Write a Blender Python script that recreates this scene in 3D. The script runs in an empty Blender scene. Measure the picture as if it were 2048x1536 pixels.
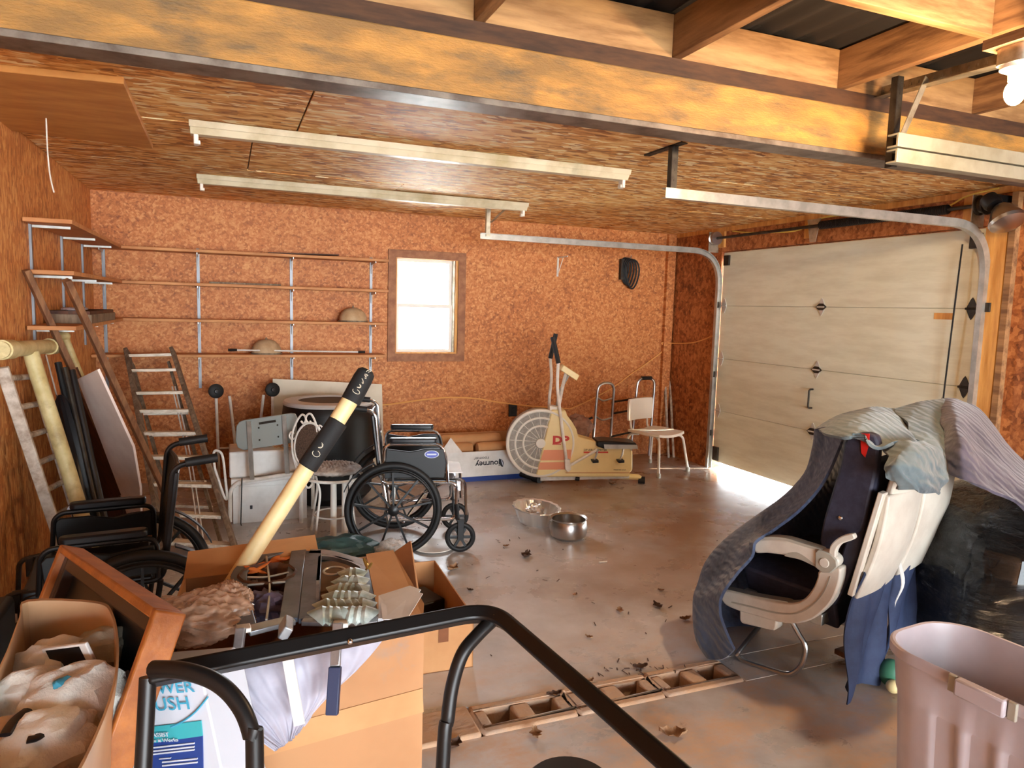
import bpy, bmesh, math, random
from math import sin, cos, pi, radians as R, sqrt, atan2
from mathutils import Vector, Matrix, Euler, noise
random.seed(7)
C = bpy.context.scene.collection
SC = bpy.context.scene

# ------------------------------------------------------------ camera
FPX = 1420.0
EYE = Vector((0, 0, 1.59))
cy = Vector((-574, 168, FPX)).normalized()
cx = Vector((3526, 53, FPX)); cx = (cx - cy * cx.dot(cy)).normalized()
cz = -cx.cross(cy)
if cz.y < 0: cz = -cz
# rows = world axes written in (right, up, forward)
right = Vector((cx.x, cy.x, cz.x)); up = Vector((cx.y, cy.y, cz.y)); fwd = Vector((cx.z, cy.z, cz.z))
cam_d = bpy.data.cameras.new('camera'); cam = bpy.data.objects.new('camera', cam_d); C.objects.link(cam)
m = Matrix((right, up, -fwd)).transposed().to_4x4(); m.translation = EYE
cam.matrix_world = m
cam_d.sensor_width = 36; cam_d.lens = FPX / 2048 * 36; cam_d.clip_start = .05
SC.camera = cam
def ray(px, py):
    return right * (px - 1024) + up * (768 - py) + fwd * FPX
def W(px, py, **k):
    "point of the place seen at px,py on the plane x=, y= or z=, or at forward distance d="
    d = ray(px, py); ax, v = list(k.items())[0]
    if ax == 'd': return EYE + d * (v / FPX)
    i = 'xyz'.index(ax); return EYE + d * ((v - EYE[i]) / d[i])

# ------------------------------------------------------------ world, sun, lights, exposure
SC.view_settings.view_transform = 'Standard'; SC.view_settings.look = 'None'
SC.view_settings.gamma = 1; SC.view_settings.exposure = 1.6
SC.cycles.use_denoising = True
SC.cycles.max_bounces = 8; SC.cycles.diffuse_bounces = 5; SC.cycles.glossy_bounces = 4
SC.cycles.sample_clamp_indirect = 6
wd = bpy.data.worlds.new('daylight'); SC.world = wd; wd.use_nodes = True
bgn = wd.node_tree.nodes['Background']; bgn.inputs[0].default_value = (.86, .94, 1, 1); bgn.inputs[1].default_value = 11.0
def lamp(name, kind, loc, energy, color, **k):
    d = bpy.data.lights.new(name, kind); d.energy = energy; d.color = color
    o = bpy.data.objects.new(name, d); C.objects.link(o); o.location = loc
    for a, b in k.items():
        if a == 'aim': o.rotation_euler = (Vector(b) - Vector(loc)).to_track_quat('-Z', 'Y').to_euler()
        else: setattr(d, a, b)
    return o
lamp('sun', 'SUN', (9, 4, 8), 9.0, (1, .86, .62), angle=R(1.5), aim=(9 - 5.2, 4 + 1.2, 0))
# daylight through window and gap, plus an unseen rear doorway added wide for fill
def portal(name, loc, aim, sx, sy):
    o = lamp(name, 'AREA', loc, 1, (1, 1, 1), shape='RECTANGLE', size=sx, size_y=sy, aim=aim); o.data.cycles.is_portal = True
portal('portal_window', (1.8, 6.86, 1.58), (1.8, 0, 1.58), .62, .95)
portal('portal_fill_opening', (1.8, -6.08, 1.15), (1.8, 5, 1.15), 5.2, 2.3)
portal('portal_gap', (4.80, 4.55, .06), (0, 4.55, .06), 2.6, .14)

# ------------------------------------------------------------ materials
def lin(c):
    return tuple(((v / 255) / 12.92 if v / 255 <= .04045 else ((v / 255 + .055) / 1.055) ** 2.4) for v in c) + (1,)
M = {}
def mat(name, col, rough=.6, metal=0, var=None, vs=6, st=(1, 1, 1), bump=0, bs=30, dark=None, ds=3, trans=0, alpha=1, emit=None, es=1, coat=0, ior=1.45, vlo=.4, vhi=.65, sheen=0, rvar=0, dlo=.5, dhi=.72):
    m = bpy.data.materials.new(name); m.use_nodes = True; M[name] = m
    nt = m.node_tree; N = nt.nodes; L = nt.links; b = N['Principled BSDF']
    b.inputs['Base Color'].default_value = lin(col); b.inputs['Roughness'].default_value = rough; b.inputs['Metallic'].default_value = metal
    b.inputs['Transmission Weight'].default_value = trans; b.inputs['IOR'].default_value = ior; b.inputs['Alpha'].default_value = alpha
    b.inputs['Coat Weight'].default_value = coat; b.inputs['Sheen Weight'].default_value = sheen
    if emit: b.inputs['Emission Color'].default_value = lin(emit); b.inputs['Emission Strength'].default_value = es
    tc = N.new('ShaderNodeTexCoord'); mp = N.new('ShaderNodeMapping'); mp.inputs['Scale'].default_value = st; L.new(tc.outputs['Object'], mp.inputs[0])
    out = None
    def ntex(scale, det=5, ro=.6):
        n = N.new('ShaderNodeTexNoise'); n.inputs['Scale'].default_value = scale; n.inputs['Detail'].default_value = det; n.inputs['Roughness'].default_value = ro
        L.new(mp.outputs[0], n.inputs['Vector']); return n.outputs['Fac']
    def mixc(a, bcol, fac, lo, hi):
        r = N.new('ShaderNodeMapRange'); r.inputs[1].default_value = lo; r.inputs[2].default_value = hi; L.new(fac, r.inputs[0])
        x = N.new('ShaderNodeMix'); x.data_type = 'RGBA'; L.new(r.outputs[0], x.inputs[0])
        if hasattr(a, 'links'): L.new(a, x.inputs[6])
        else: x.inputs[6].default_value = a
        x.inputs[7].default_value = bcol; return x.outputs[2]
    if var: out = mixc(lin(col), lin(var), ntex(vs), vlo, vhi)
    if dark: out = mixc(out or lin(col), lin(dark), ntex(ds, 7, .65), dlo, dhi)
    if out: L.new(out, b.inputs['Base Color'])
    if rvar:
        r = N.new('ShaderNodeMapRange'); r.inputs[1].default_value = .35; r.inputs[2].default_value = .65; r.inputs[3].default_value = max(.02, rough - rvar); r.inputs[4].default_value = rough + rvar
        L.new(ntex(2.2), r.inputs[0]); L.new(r.outputs[0], b.inputs['Roughness'])
    if bump:
        bp = N.new('ShaderNodeBump'); bp.inputs['Strength'].default_value = bump; bp.inputs['Distance'].default_value = .01
        L.new(ntex(bs, 3), bp.inputs['Height']); L.new(bp.outputs[0], b.inputs['Normal'])
    return m
def osb(name, st, c0=(105, 48, 18), c1=(178, 96, 46), c2=(214, 148, 92), rot=(0, 0, 0), rough=.6, chip=.82, spl=None, pos=(.34, .6, .84), wt=(.26, .20, .14, .3), cm=.55, fs=1.0, par=False):
    "oriented strand board: flakes of random tone, stretched and turned"
    m = bpy.data.materials.new(name); m.use_nodes = True; M[name] = m
    nt = m.node_tree; N = nt.nodes; L = nt.links; b = N['Principled BSDF']; b.inputs['Roughness'].default_value = rough
    tc = N.new('ShaderNodeTexCoord')
    dn = N.new('ShaderNodeTexNoise'); dn.inputs['Scale'].default_value = 7; dn.inputs['Detail'].default_value = 2; L.new(tc.outputs['Object'], dn.inputs['Vector'])
    ad = N.new('ShaderNodeVectorMath'); ad.operation = 'MULTIPLY_ADD'; L.new(dn.outputs['Color'], ad.inputs[0]); ad.inputs[1].default_value = (.05, .05, .05); L.new(tc.outputs['Object'], ad.inputs[2])
    def flakes(st_, rot_, sc):
        mp = N.new('ShaderNodeMapping'); mp.inputs['Scale'].default_value = st_; mp.inputs['Rotation'].default_value = rot_; L.new(ad.outputs[0], mp.inputs[0])
        v = N.new('ShaderNodeTexVoronoi'); v.inputs['Scale'].default_value = sc; L.new(mp.outputs[0], v.inputs['Vector'])
        s = N.new('ShaderNodeSeparateColor'); L.new(v.outputs['Color'], s.inputs[0]); return s.outputs[0]
    f1 = flakes(st, rot, 20 * fs); f2 = flakes(st, tuple(a + q for a, q in zip(rot, (.5, .9, .7) if not par else (.05, .05, .12))), 29 * fs); f3 = flakes(st, tuple(a - q for a, q in zip(rot, (.6, .4, 1.1) if not par else (.05, .05, .2))), 14 * fs)
    big = N.new('ShaderNodeTexNoise'); big.inputs['Scale'].default_value = 1.3; big.inputs['Detail'].default_value = 4; L.new(tc.outputs['Object'], big.inputs['Vector'])
    def mth(op, a, b_):
        n = N.new('ShaderNodeMath'); n.operation = op
        for i, q in enumerate((a, b_)):
            if hasattr(q, 'links'): L.new(q, n.inputs[i])
            else: n.inputs[i].default_value = q
        return n.outputs[0]
    fin = N.new('ShaderNodeTexNoise'); fin.inputs['Scale'].default_value = 60; fin.inputs['Detail'].default_value = 3
    mpf = N.new('ShaderNodeMapping'); mpf.inputs['Scale'].default_value = st; L.new(ad.outputs[0], mpf.inputs[0]); L.new(mpf.outputs[0], fin.inputs['Vector'])
    s = mth('ADD', mth('MULTIPLY', f1, wt[0]), mth('MULTIPLY', f2, wt[1]))
    s = mth('ADD', s, mth('MULTIPLY', f3, wt[2])); s = mth('ADD', s, mth('MULTIPLY', big.outputs['Fac'], .35)); s = mth('ADD', s, mth('MULTIPLY', fin.outputs['Fac'], wt[3]))
    cr = N.new('ShaderNodeValToRGB'); e = cr.color_ramp.elements
    e[0].position = pos[0]; e[0].color = lin(c0); e[1].position = pos[2]; e[1].color = lin(c2)
    q = e.new(pos[1]); q.color = lin(c1); L.new(s, cr.inputs[0])
    gt = mth('GREATER_THAN', f2, chip + .06)
    mx = N.new('ShaderNodeMix'); mx.data_type = 'RGBA'; L.new(mth('MULTIPLY', gt, cm), mx.inputs[0]); L.new(cr.outputs[0], mx.inputs[6]); mx.inputs[7].default_value = lin(spl or c2)
    L.new(mx.outputs[2], b.inputs['Base Color'])
    bp = N.new('ShaderNodeBump'); bp.inputs['Strength'].default_value = .25; bp.inputs['Distance'].default_value = .004; L.new(s, bp.inputs['Height']); L.new(bp.outputs[0], b.inputs['Normal'])
    return m
# walls: flakes lie in the sheet's plane
osb('osb_back', (1.5, .3, 1.6), (126, 68, 30), (192, 116, 58), (220, 160, 98), pos=(.26, .62, .98), fs=1.4, cm=.45, chip=.84)
osb('osb_side', (.3, 2.2, .9), (140, 80, 36), (206, 132, 68), (234, 180, 112), pos=(.3, .6, .92), par=True)
osb('osb_right', (.3, 1.4, 1.2), (104, 54, 24), (162, 94, 48), (198, 130, 76))
osb('osb_ceiling', (.45, 1.45, .3), (146, 88, 36), (220, 152, 74), (246, 206, 134), spl=(255, 240, 196), pos=(.38, .58, .80), wt=(.34, .26, .16, .14), cm=.8, chip=.78, fs=1.15, par=True)
def wood(name, c0, c1, st=(1, 1, 8), sc=6, rough=.6, dark=None, bump=.1):
    return mat(name, c0, rough, var=c1, vs=sc, st=st, bump=bump, bs=25, dark=dark, ds=2, vlo=.35, vhi=.62)
wood('beam_wood', (192, 138, 66), (140, 104, 56), (1.6, 6, 6), 2.2, .6, dark=(92, 80, 60), bump=.5)
wood('joist_wood', (170, 126, 82), (134, 96, 62), (6, .7, 6), 4, .65, dark=(100, 66, 40))
wood('block_wood', (186, 144, 94), (152, 112, 70), (.7, 6, 5), 4, .65, dark=(120, 84, 50))
wood('stud_wood', (226, 168, 92), (196, 134, 66), (6, 6, .7), 4, .6)
wood('trim_wood', (166, 112, 74), (138, 88, 56), (3, 3, 3), 5, .6)
wood('shelf_wood', (206, 146, 92), (182, 120, 70), (1, 6, 3), 5, .6)
wood('old_wood', (142, 100, 66), (104, 68, 44), (6, 6, 1), 5, .7)
wood('grey_wood', (150, 132, 110), (112, 94, 76), (6, 6, 1), 5, .8, dark=(90, 66, 48))
wood('dark_plank', (92, 50, 24), (62, 34, 18), (6, 6, 1), 5, .6)
wood('frame_wood', (176, 106, 48), (146, 82, 34), (4, 4, 4), 5, .4)
wood('handle_wood', (232, 210, 158), (220, 194, 138), (3, 3, 3), 5, .45, bump=0)
mat('roof_underside', (40, 37, 35), .8, var=(40, 36, 34), vs=5)
mat('flange', (132, 120, 108), .45, .4, var=(90, 76, 66), vs=9)
mat('channel_paint', (172, 168, 148), .4, .3, var=(150, 144, 122), vs=5)
mat('tin', (196, 190, 172), .35, .75, var=(150, 142, 122), vs=12)
mat('galv', (196, 195, 188), .36, .7, var=(168, 167, 160), vs=10)
mat('galv_dark', (74, 68, 60), .5, .7, var=(50, 44, 40), vs=12)
mat('fixture_paint', (214, 204, 176), .4, var=(176, 162, 126), vs=4, vlo=.45, vhi=.7)
mat('white_plastic', (236, 232, 222), .4)
mat('black_metal', (26, 24, 24), .38, .3)
mat('black_plastic', (13, 13, 14), .45)
mat('sill_wood_shaded', (84, 54, 32), .7, var=(60, 38, 24), vs=5, st=(1, 6, 6))  # dark brown takes in the shade of the recess over the beam
mat('foil', (228, 228, 226), .32, .8)
mat('black_rubber', (15, 15, 16), .6, var=(24, 23, 22), vs=9)
mat('black_vinyl', (20, 20, 24), .38)
mat('chrome', (222, 222, 226), .12, 1)
mat('chrome_dull', (190, 188, 186), .28, 1)
mat('white_metal', (232, 228, 220), .35, var=(206, 198, 186), vs=10)
mat('ladder_tread', (246, 240, 224), .6, var=(222, 212, 190), vs=14, st=(1, 6, 6), dark=(170, 154, 130), ds=6)
mat('barrel_rim', (196, 196, 194), .3, .15)
mat('ladder_white', (206, 196, 182), .7, var=(158, 140, 122), vs=14, dark=(110, 84, 62), ds=8)
mat('pvc_yellow', (214, 200, 148), .5, var=(190, 172, 116), vs=8, dark=(140, 118, 76), ds=6)
mat('hinge_metal', (206, 206, 200), .4, .3)
mat('door_paint', (230, 232, 212), .45, var=(216, 216, 194), vs=2.5, st=(6, 1, 6), bump=.12, bs=12)
mat('seat_shell', (206, 198, 184), .35, var=(192, 182, 168), vs=8)
mat('seat_grey', (160, 154, 140), .5)
mat('seat_fabric', (34, 34, 50), .65, var=(46, 46, 62), vs=30)
mat('pocket_blue', (32, 42, 70), .75, var=(54, 66, 96), vs=5, bump=.2, bs=20, dark=(34, 42, 72))
mat('tote_plastic', (192, 182, 186), .38, var=(176, 164, 168), vs=3)
mat('cardboard', (196, 146, 98), .75, var=(180, 128, 82), vs=3)
mat('cardboard_dark', (134, 84, 52), .8, var=(112, 66, 40), vs=4)
mat('paper_white', (226, 224, 220), .6, var=(206, 202, 196), vs=5)
mat('teal', (60, 168, 178), .5); mat('navy', (34, 62, 134), .5); mat('cyan_ink', (66, 158, 190), .5); mat('ink', (40, 42, 50), .6)
mat('print_white', (196, 202, 214), .6)
mat('red_ink', (196, 52, 40), .5); mat('salmon', (226, 150, 112), .5); mat('cream', (238, 218, 160), .4, var=(228, 206, 148), vs=4)
mat('concrete_block', (186, 152, 122), .85, var=(180, 160, 144), vs=6, bump=.4, bs=60, dark=(150, 130, 118), ds=5)
mat('leaf', (122, 88, 62), .7, var=(160, 126, 94), vs=20); mat('leaf_dark', (72, 50, 38), .8)
mat('bulb_glow', (255, 220, 160), .3, emit=(255, 214, 150), es=30)
mat('hdr_glass', (255, 255, 255), .02, trans=1, ior=1.45)
mat('thin_glass', (255, 255, 255), 0.0, trans=1, ior=1.02)
# glazing: mostly clear, faintly mirroring
g = bpy.data.materials.new('glazing'); g.use_nodes = True; M['glazing'] = g
N = g.node_tree.nodes; L = g.node_tree.links; N.remove(N['Principled BSDF'])
tr = N.new('ShaderNodeBsdfTransparent'); gl = N.new('ShaderNodeBsdfGlossy'); gl.inputs['Roughness'].default_value = .03; mx = N.new('ShaderNodeMixShader'); fr = N.new('ShaderNodeFresnel'); fr.inputs[0].default_value = 1.45
L.new(fr.outputs[0], mx.inputs[0]); L.new(tr.outputs[0], mx.inputs[1]); L.new(gl.outputs[0], mx.inputs[2]); L.new(mx.outputs[0], N['Material Output'].inputs[0])
def film(name, col, a, rough=.2):
    g = bpy.data.materials.new(name); g.use_nodes = True; M[name] = g
    N = g.node_tree.nodes; L = g.node_tree.links; b = N['Principled BSDF']; b.inputs['Base Color'].default_value = lin(col); b.inputs['Roughness'].default_value = rough
    tr = N.new('ShaderNodeBsdfTransparent'); mx = N.new('ShaderNodeMixShader'); n = N.new('ShaderNodeTexNoise'); n.inputs['Scale'].default_value = 14
    r = N.new('ShaderNodeMapRange'); r.inputs[3].default_value = a - .2; r.inputs[4].default_value = min(1, a + .2); L.new(n.outputs['Fac'], r.inputs[0])
    L.new(r.outputs[0], mx.inputs[0]); L.new(tr.outputs[0], mx.inputs[1]); L.new(b.outputs[0], mx.inputs[2]); L.new(mx.outputs[0], N['Material Output'].inputs[0])
mat('strut_blue', (38, 46, 76), .5)
mat('frame_dark', (52, 34, 24), .4)
mat('standard_metal', (128, 130, 134), .45, .7)
film('bag_film', (210, 170, 142), .55, .2); wood('hatch_ply', (208, 150, 82), (184, 122, 60), (1, 3, 3), 3, .6)
film('clear_film', (220, 214, 206), .45, .15)

# ------------------------------------------------------------ mesh building
def basis(d, upv=Vector((0, 0, 1))):
    d = Vector(d).normalized(); s = d.cross(upv)
    if s.length < 1e-4: s = d.cross(Vector((1, 0, 0)))
    s.normalize(); return d, s, s.cross(d).normalized()
def smoothpath(pts, n=6, closed=False):
    P = [Vector(p) for p in pts]; out = []; k = len(P); rng = range(k) if closed else range(k - 1)
    for i in rng:
        if closed: a, b, c, d = P[i - 1], P[i], P[(i + 1) % k], P[(i + 2) % k]
        else: a, b, c, d = P[max(i - 1, 0)], P[i], P[i + 1], P[min(i + 2, k - 1)]
        for j in range(n):
            t = j / n; out.append(.5 * ((2 * b) + (c - a) * t + (2 * a - 5 * b + 4 * c - d) * t * t + (3 * b - a - 3 * c + d) * t ** 3))
    if not closed: out.append(P[-1])
    return out
def fillet(pts, r, n=6):
    "polyline with its corners rounded to radius r"
    P = [Vector(p) for p in pts]; out = [P[0]]
    for i in range(1, len(P) - 1):
        a, b, c = P[i - 1], P[i], P[i + 1]; u = (a - b); v = (c - b); k = min(r, u.length * .49, v.length * .49)
        s = b + u.normalized() * k; e = b + v.normalized() * k
        for j in range(n + 1):
            t = j / n; out.append(s * (1 - t) ** 2 + b * 2 * t * (1 - t) + e * t * t)
    out.append(P[-1]); return out
class MB:
    def __init__(s): s.v = []; s.f = []
    def add(s, vs, fs):
        k = len(s.v); s.v += [Vector(v) for v in vs]; s.f += [tuple(i + k for i in f) for f in fs]; return s
    def box(s, c, d, rot=None):
        c = Vector(c); x, y, z = d[0] / 2, d[1] / 2, d[2] / 2
        vs = [Vector((a * x, b * y, e * z)) for a in (-1, 1) for b in (-1, 1) for e in (-1, 1)]
        if rot is not None:
            q = rot if isinstance(rot, Matrix) else Euler(rot).to_matrix(); vs = [q @ v for v in vs]
        return s.add([c + v for v in vs], [(0, 1, 3, 2), (4, 6, 7, 5), (0, 4, 5, 1), (2, 3, 7, 6), (0, 2, 6, 4), (1, 5, 7, 3)])
    def bb(s, a, b):
        a = Vector(a); b = Vector(b); return s.box((a + b) / 2, b - a)
    def bar(s, a, b, w, h, upv=Vector((0, 0, 1))):
        a = Vector(a); b = Vector(b); d, q, u = basis(b - a, Vector(upv)); vs = []
        for p in (a, b):
            for i, j in ((-1, -1), (1, -1), (1, 1), (-1, 1)): vs.append(p + q * (i * w / 2) + u * (j * h / 2))
        return s.add(vs, [(3, 2, 1, 0), (4, 5, 6, 7), (0, 1, 5, 4), (1, 2, 6, 5), (2, 3, 7, 6), (3, 0, 4, 7)])
    def tube(s, pts, r, seg=10, closed=False, flat=1):
        P = [Vector(p) for p in pts]; n = len(P); rs = r if isinstance(r, (list, tuple)) else [r] * n
        T = []
        for i in range(n):
            a = P[i - 1] if (closed or i) else P[i]; b = P[(i + 1) % n] if (closed or i < n - 1) else P[i]
            T.append((b - a).normalized() if (b - a).length > 1e-9 else Vector((0, 0, 1)))
        _, u, w = basis(T[0]); vs = []
        for i in range(n):
            u = (u - T[i] * u.dot(T[i]));
            u = u.normalized() if u.length > 1e-6 else basis(T[i])[1]
            w = T[i].cross(u)
            for k in range(seg):
                a = 2 * pi * k / seg; vs.append(P[i] + (u * cos(a) + w * sin(a) * flat) * rs[i])
        fs = []
        for i in range(n if closed else n - 1):
            j = (i + 1) % n
            for k in range(seg):
                l = (k + 1) % seg; fs.append((i * seg + k, i * seg + l, j * seg + l, j * seg + k))
        if not closed: fs += [tuple(range(seg))[::-1], tuple((n - 1) * seg + k for k in range(seg))]
        return s.add(vs, fs)
    def lathe(s, prof, c, axis=(0, 0, 1), seg=24, fx=1, fy=1, cap=True, fn=None):
        c = Vector(c); d, u, w = basis(Vector(axis)); vs = []; n = len(prof)
        for r, z in prof:
            for k in range(seg):
                a = 2 * pi * k / seg; q = r * (fn(a, z) if fn else 1); vs.append(c + d * z + u * cos(a) * q * fx + w * sin(a) * q * fy)
        fs = [(i * seg + k, i * seg + (k + 1) % seg, (i + 1) * seg + (k + 1) % seg, (i + 1) * seg + k) for i in range(n - 1) for k in range(seg)]
        if cap: fs += [tuple(range(seg))[::-1], tuple((n - 1) * seg + k for k in range(seg))]
        return s.add(vs, fs)
    def torus(s, c, ax, R_, r, seg=40, rs=10, a0=0, a1=2 * pi, flat=1):
        d, u, w = basis(Vector(ax)); c = Vector(c); full = abs(a1 - a0 - 2 * pi) < 1e-6
        n = seg if full else seg + 1
        return s.tube([c + (u * cos(a0 + (a1 - a0) * i / seg) + w * sin(a0 + (a1 - a0) * i / seg)) * R_ for i in range(n)], r, rs, closed=full, flat=flat)
    def prism(s, poly, o, u, v, depth):
        "polygon (2-D) in the plane o,u,v, extruded by depth along u x v, centred"
        o = Vector(o); u = Vector(u).normalized(); v = Vector(v); v = (v - u * v.dot(u)).normalized(); n = u.cross(v); k = len(poly)
        vs = [o + u * a + v * b + n * (q * depth / 2) for q in (-1, 1) for a, b in poly]
        return s.add(vs, [tuple(range(k))[::-1], tuple(range(k, 2 * k))] + [(i, (i + 1) % k, k + (i + 1) % k, k + i) for i in range(k)])
    def poly3(s, pts, t):
        "planar polygon given by 3-D points, thickness t (behind its normal)"
        P = [Vector(p) for p in pts]; n = Vector()
        for i in range(len(P)): n += P[i].cross(P[(i + 1) % len(P)])
        n.normalize(); k = len(P)
        return s.add(P + [p - n * t for p in P], [tuple(range(k)), tuple(range(k, 2 * k))[::-1]] + [((i + 1) % k, i, k + i, k + (i + 1) % k) for i in range(k)])
    def sheet(s, fn, nu, nv, t=.004):
        g = [[Vector(fn(i / nu, j / nv)) for j in range(nv + 1)] for i in range(nu + 1)]; top = []; bot = []
        for i in range(nu + 1):
            for j in range(nv + 1):
                a = g[min(i + 1, nu)][j] - g[max(i - 1, 0)][j]; b = g[i][min(j + 1, nv)] - g[i][max(j - 1, 0)]
                n = a.cross(b); n = n.normalized() if n.length > 1e-9 else Vector((0, 0, 1)); top.append(g[i][j]); bot.append(g[i][j] - n * t)
        w = nv + 1; K = len(top); ix = lambda i, j: i * w + j; fs = []
        for i in range(nu):
            for j in range(nv):
                a, b, c, d = ix(i, j), ix(i + 1, j), ix(i + 1, j + 1), ix(i, j + 1); fs += [(a, b, c, d), (K + d, K + c, K + b, K + a)]
        for i in range(nu): fs += [(ix(i + 1, 0), ix(i, 0), K + ix(i, 0), K + ix(i + 1, 0)), (ix(i, nv), ix(i + 1, nv), K + ix(i + 1, nv), K + ix(i, nv))]
        for j in range(nv): fs += [(ix(0, j), ix(0, j + 1), K + ix(0, j + 1), K + ix(0, j)), (ix(nu, j + 1), ix(nu, j), K + ix(nu, j), K + ix(nu, j + 1))]
        return s.add(top + bot, fs)
    def ell(s, c, d, rot=None, seg=20, ring=12, nz=0, ns=3, seed=0):
        c = Vector(c); q = Euler(rot).to_matrix() if rot is not None else Matrix.Identity(3); vs = []
        for i in range(ring + 1):
            th = pi * i / ring
            for k in range(seg):
                a = 2 * pi * k / seg; p = Vector((sin(th) * cos(a), sin(th) * sin(a), cos(th)))
                f = 1 + nz * noise.noise(p * ns + Vector((seed * 7.1, seed, 0))); vs.append(c + q @ Vector((p.x * d[0] * f, p.y * d[1] * f, p.z * d[2] * f)))
        fs = [(i * seg + k, (i + 1) * seg + k, (i + 1) * seg + (k + 1) % seg, i * seg + (k + 1) % seg) for i in range(ring) for k in range(seg)]
        return s.add(vs, fs)
    def rbox(s, c, d, r, rot=None, n=4):
        "box with its four vertical edges rounded"
        x, y = d[0] / 2, d[1] / 2; P = []
        for sx, sy, a0 in ((1, 1, 0), (-1, 1, pi / 2), (-1, -1, pi), (1, -1, 1.5 * pi)):
            for i in range(n + 1):
                a = a0 + pi / 2 * i / n; P.append((sx * (x - r) + r * cos(a), sy * (y - r) + r * sin(a)))
        q = rot if isinstance(rot, Matrix) else Euler(rot or (0, 0, 0)).to_matrix()
        return s.prism(P, c, q @ Vector((1, 0, 0)), q @ Vector((0, 1, 0)), d[2])
XF = {}
def clean_me(me, ang=.6, smooth=True):
    b = bmesh.new(); b.from_mesh(me); bmesh.ops.remove_doubles(b, verts=b.verts, dist=1e-5); bmesh.ops.recalc_face_normals(b, faces=b.faces)
    for f in b.faces: f.smooth = smooth
    for e in b.edges:
        if len(e.link_faces) == 2 and e.calc_face_angle(0) > ang: e.smooth = False
    b.to_mesh(me); b.free()
def obj(name, mb, material, parent=None, label=None, cat=None, group=None, kind=None, local=False, bevel=0, sub=0, ang=.6, smooth=True, recenter=True):
    me = bpy.data.meshes.new(name); vs = mb.v
    loc = Vector((0, 0, 0))
    if parent is not None:
        X = XF[parent.name]
        if not local: Xi = X.inverted(); vs = [Xi @ v for v in vs]
    elif recenter:
        lo = Vector([min(v[i] for v in vs) for i in range(3)]); hi = Vector([max(v[i] for v in vs) for i in range(3)])
        loc = Vector(((lo.x + hi.x) / 2, (lo.y + hi.y) / 2, lo.z)); vs = [v - loc for v in vs]
    me.from_pydata([tuple(v) for v in vs], [], mb.f); clean_me(me, ang, smooth)
    me.materials.append(M[material]); o = bpy.data.objects.new(name, me); C.objects.link(o); o.location = loc
    if parent is not None: o.parent = parent; XF[o.name] = XF[parent.name]
    else: XF[o.name] = Matrix.Translation(loc)
    if bevel:
        b = o.modifiers.new('bevel', 'BEVEL'); b.width = bevel; b.segments = 2; b.limit_method = 'ANGLE'; b.angle_limit = .7
    if sub:
        b = o.modifiers.new('sub', 'SUBSURF'); b.levels = sub; b.render_levels = sub
    tag(o, label, cat, group, kind); return o
def tag(o, label=None, cat=None, group=None, kind=None):
    for k, v in (('label', label), ('category', cat), ('group', group), ('kind', kind)):
        if v: o[k] = v
    return o
def thing(name, label, cat, loc=(0, 0, 0), rz=0, group=None, kind=None, rot=None):
    o = bpy.data.objects.new(name, None); C.objects.link(o); o.location = loc; o.rotation_euler = rot or (0, 0, rz); o.empty_display_size = .1
    XF[o.name] = Matrix.Translation(Vector(loc)) @ Euler(rot or (0, 0, rz)).to_matrix().to_4x4()
    return tag(o, label, cat, group, kind)
def copy_tree(o, parent=None):
    c = o.copy(); C.objects.link(c)
    if parent is not None: c.parent = parent
    for ch in o.children: copy_tree(ch, c)
    return c
def text(name, s, o, u, v, h, material, parent, ext=.0006, font_sx=1.0, shear=0, bold=0):
    "raised lettering: string s, lower-left at o, running along u, cap height h"
    cu = bpy.data.curves.new(name, 'FONT'); cu.body = s; cu.size = h / .7; cu.extrude = ext; cu.shear = shear; cu.offset = bold; cu.resolution_u = 3
    t = bpy.data.objects.new(name + '_tmp', cu); C.objects.link(t); dg = bpy.context.evaluated_depsgraph_get(); me = bpy.data.meshes.new_from_object(t.evaluated_get(dg))
    C.objects.unlink(t); bpy.data.objects.remove(t)
    u = Vector(u).normalized(); v = Vector(v); v = (v - u * v.dot(u)).normalized(); n = u.cross(v); o = Vector(o)
    Xi = XF[parent.name].inverted() if parent is not None else Matrix.Identity(4)
    for q in me.vertices: q.co = Xi @ (o + u * q.co.x * font_sx + v * q.co.y + n * (q.co.z + ext))
    me.name = name; me.materials.clear(); me.materials.append(M[material]); ob = bpy.data.objects.new(name, me); C.objects.link(ob)
    if parent is not None: ob.parent = parent; XF[ob.name] = XF[parent.name]
    return ob
Z3 = Vector((0, 0, 1))
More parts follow.
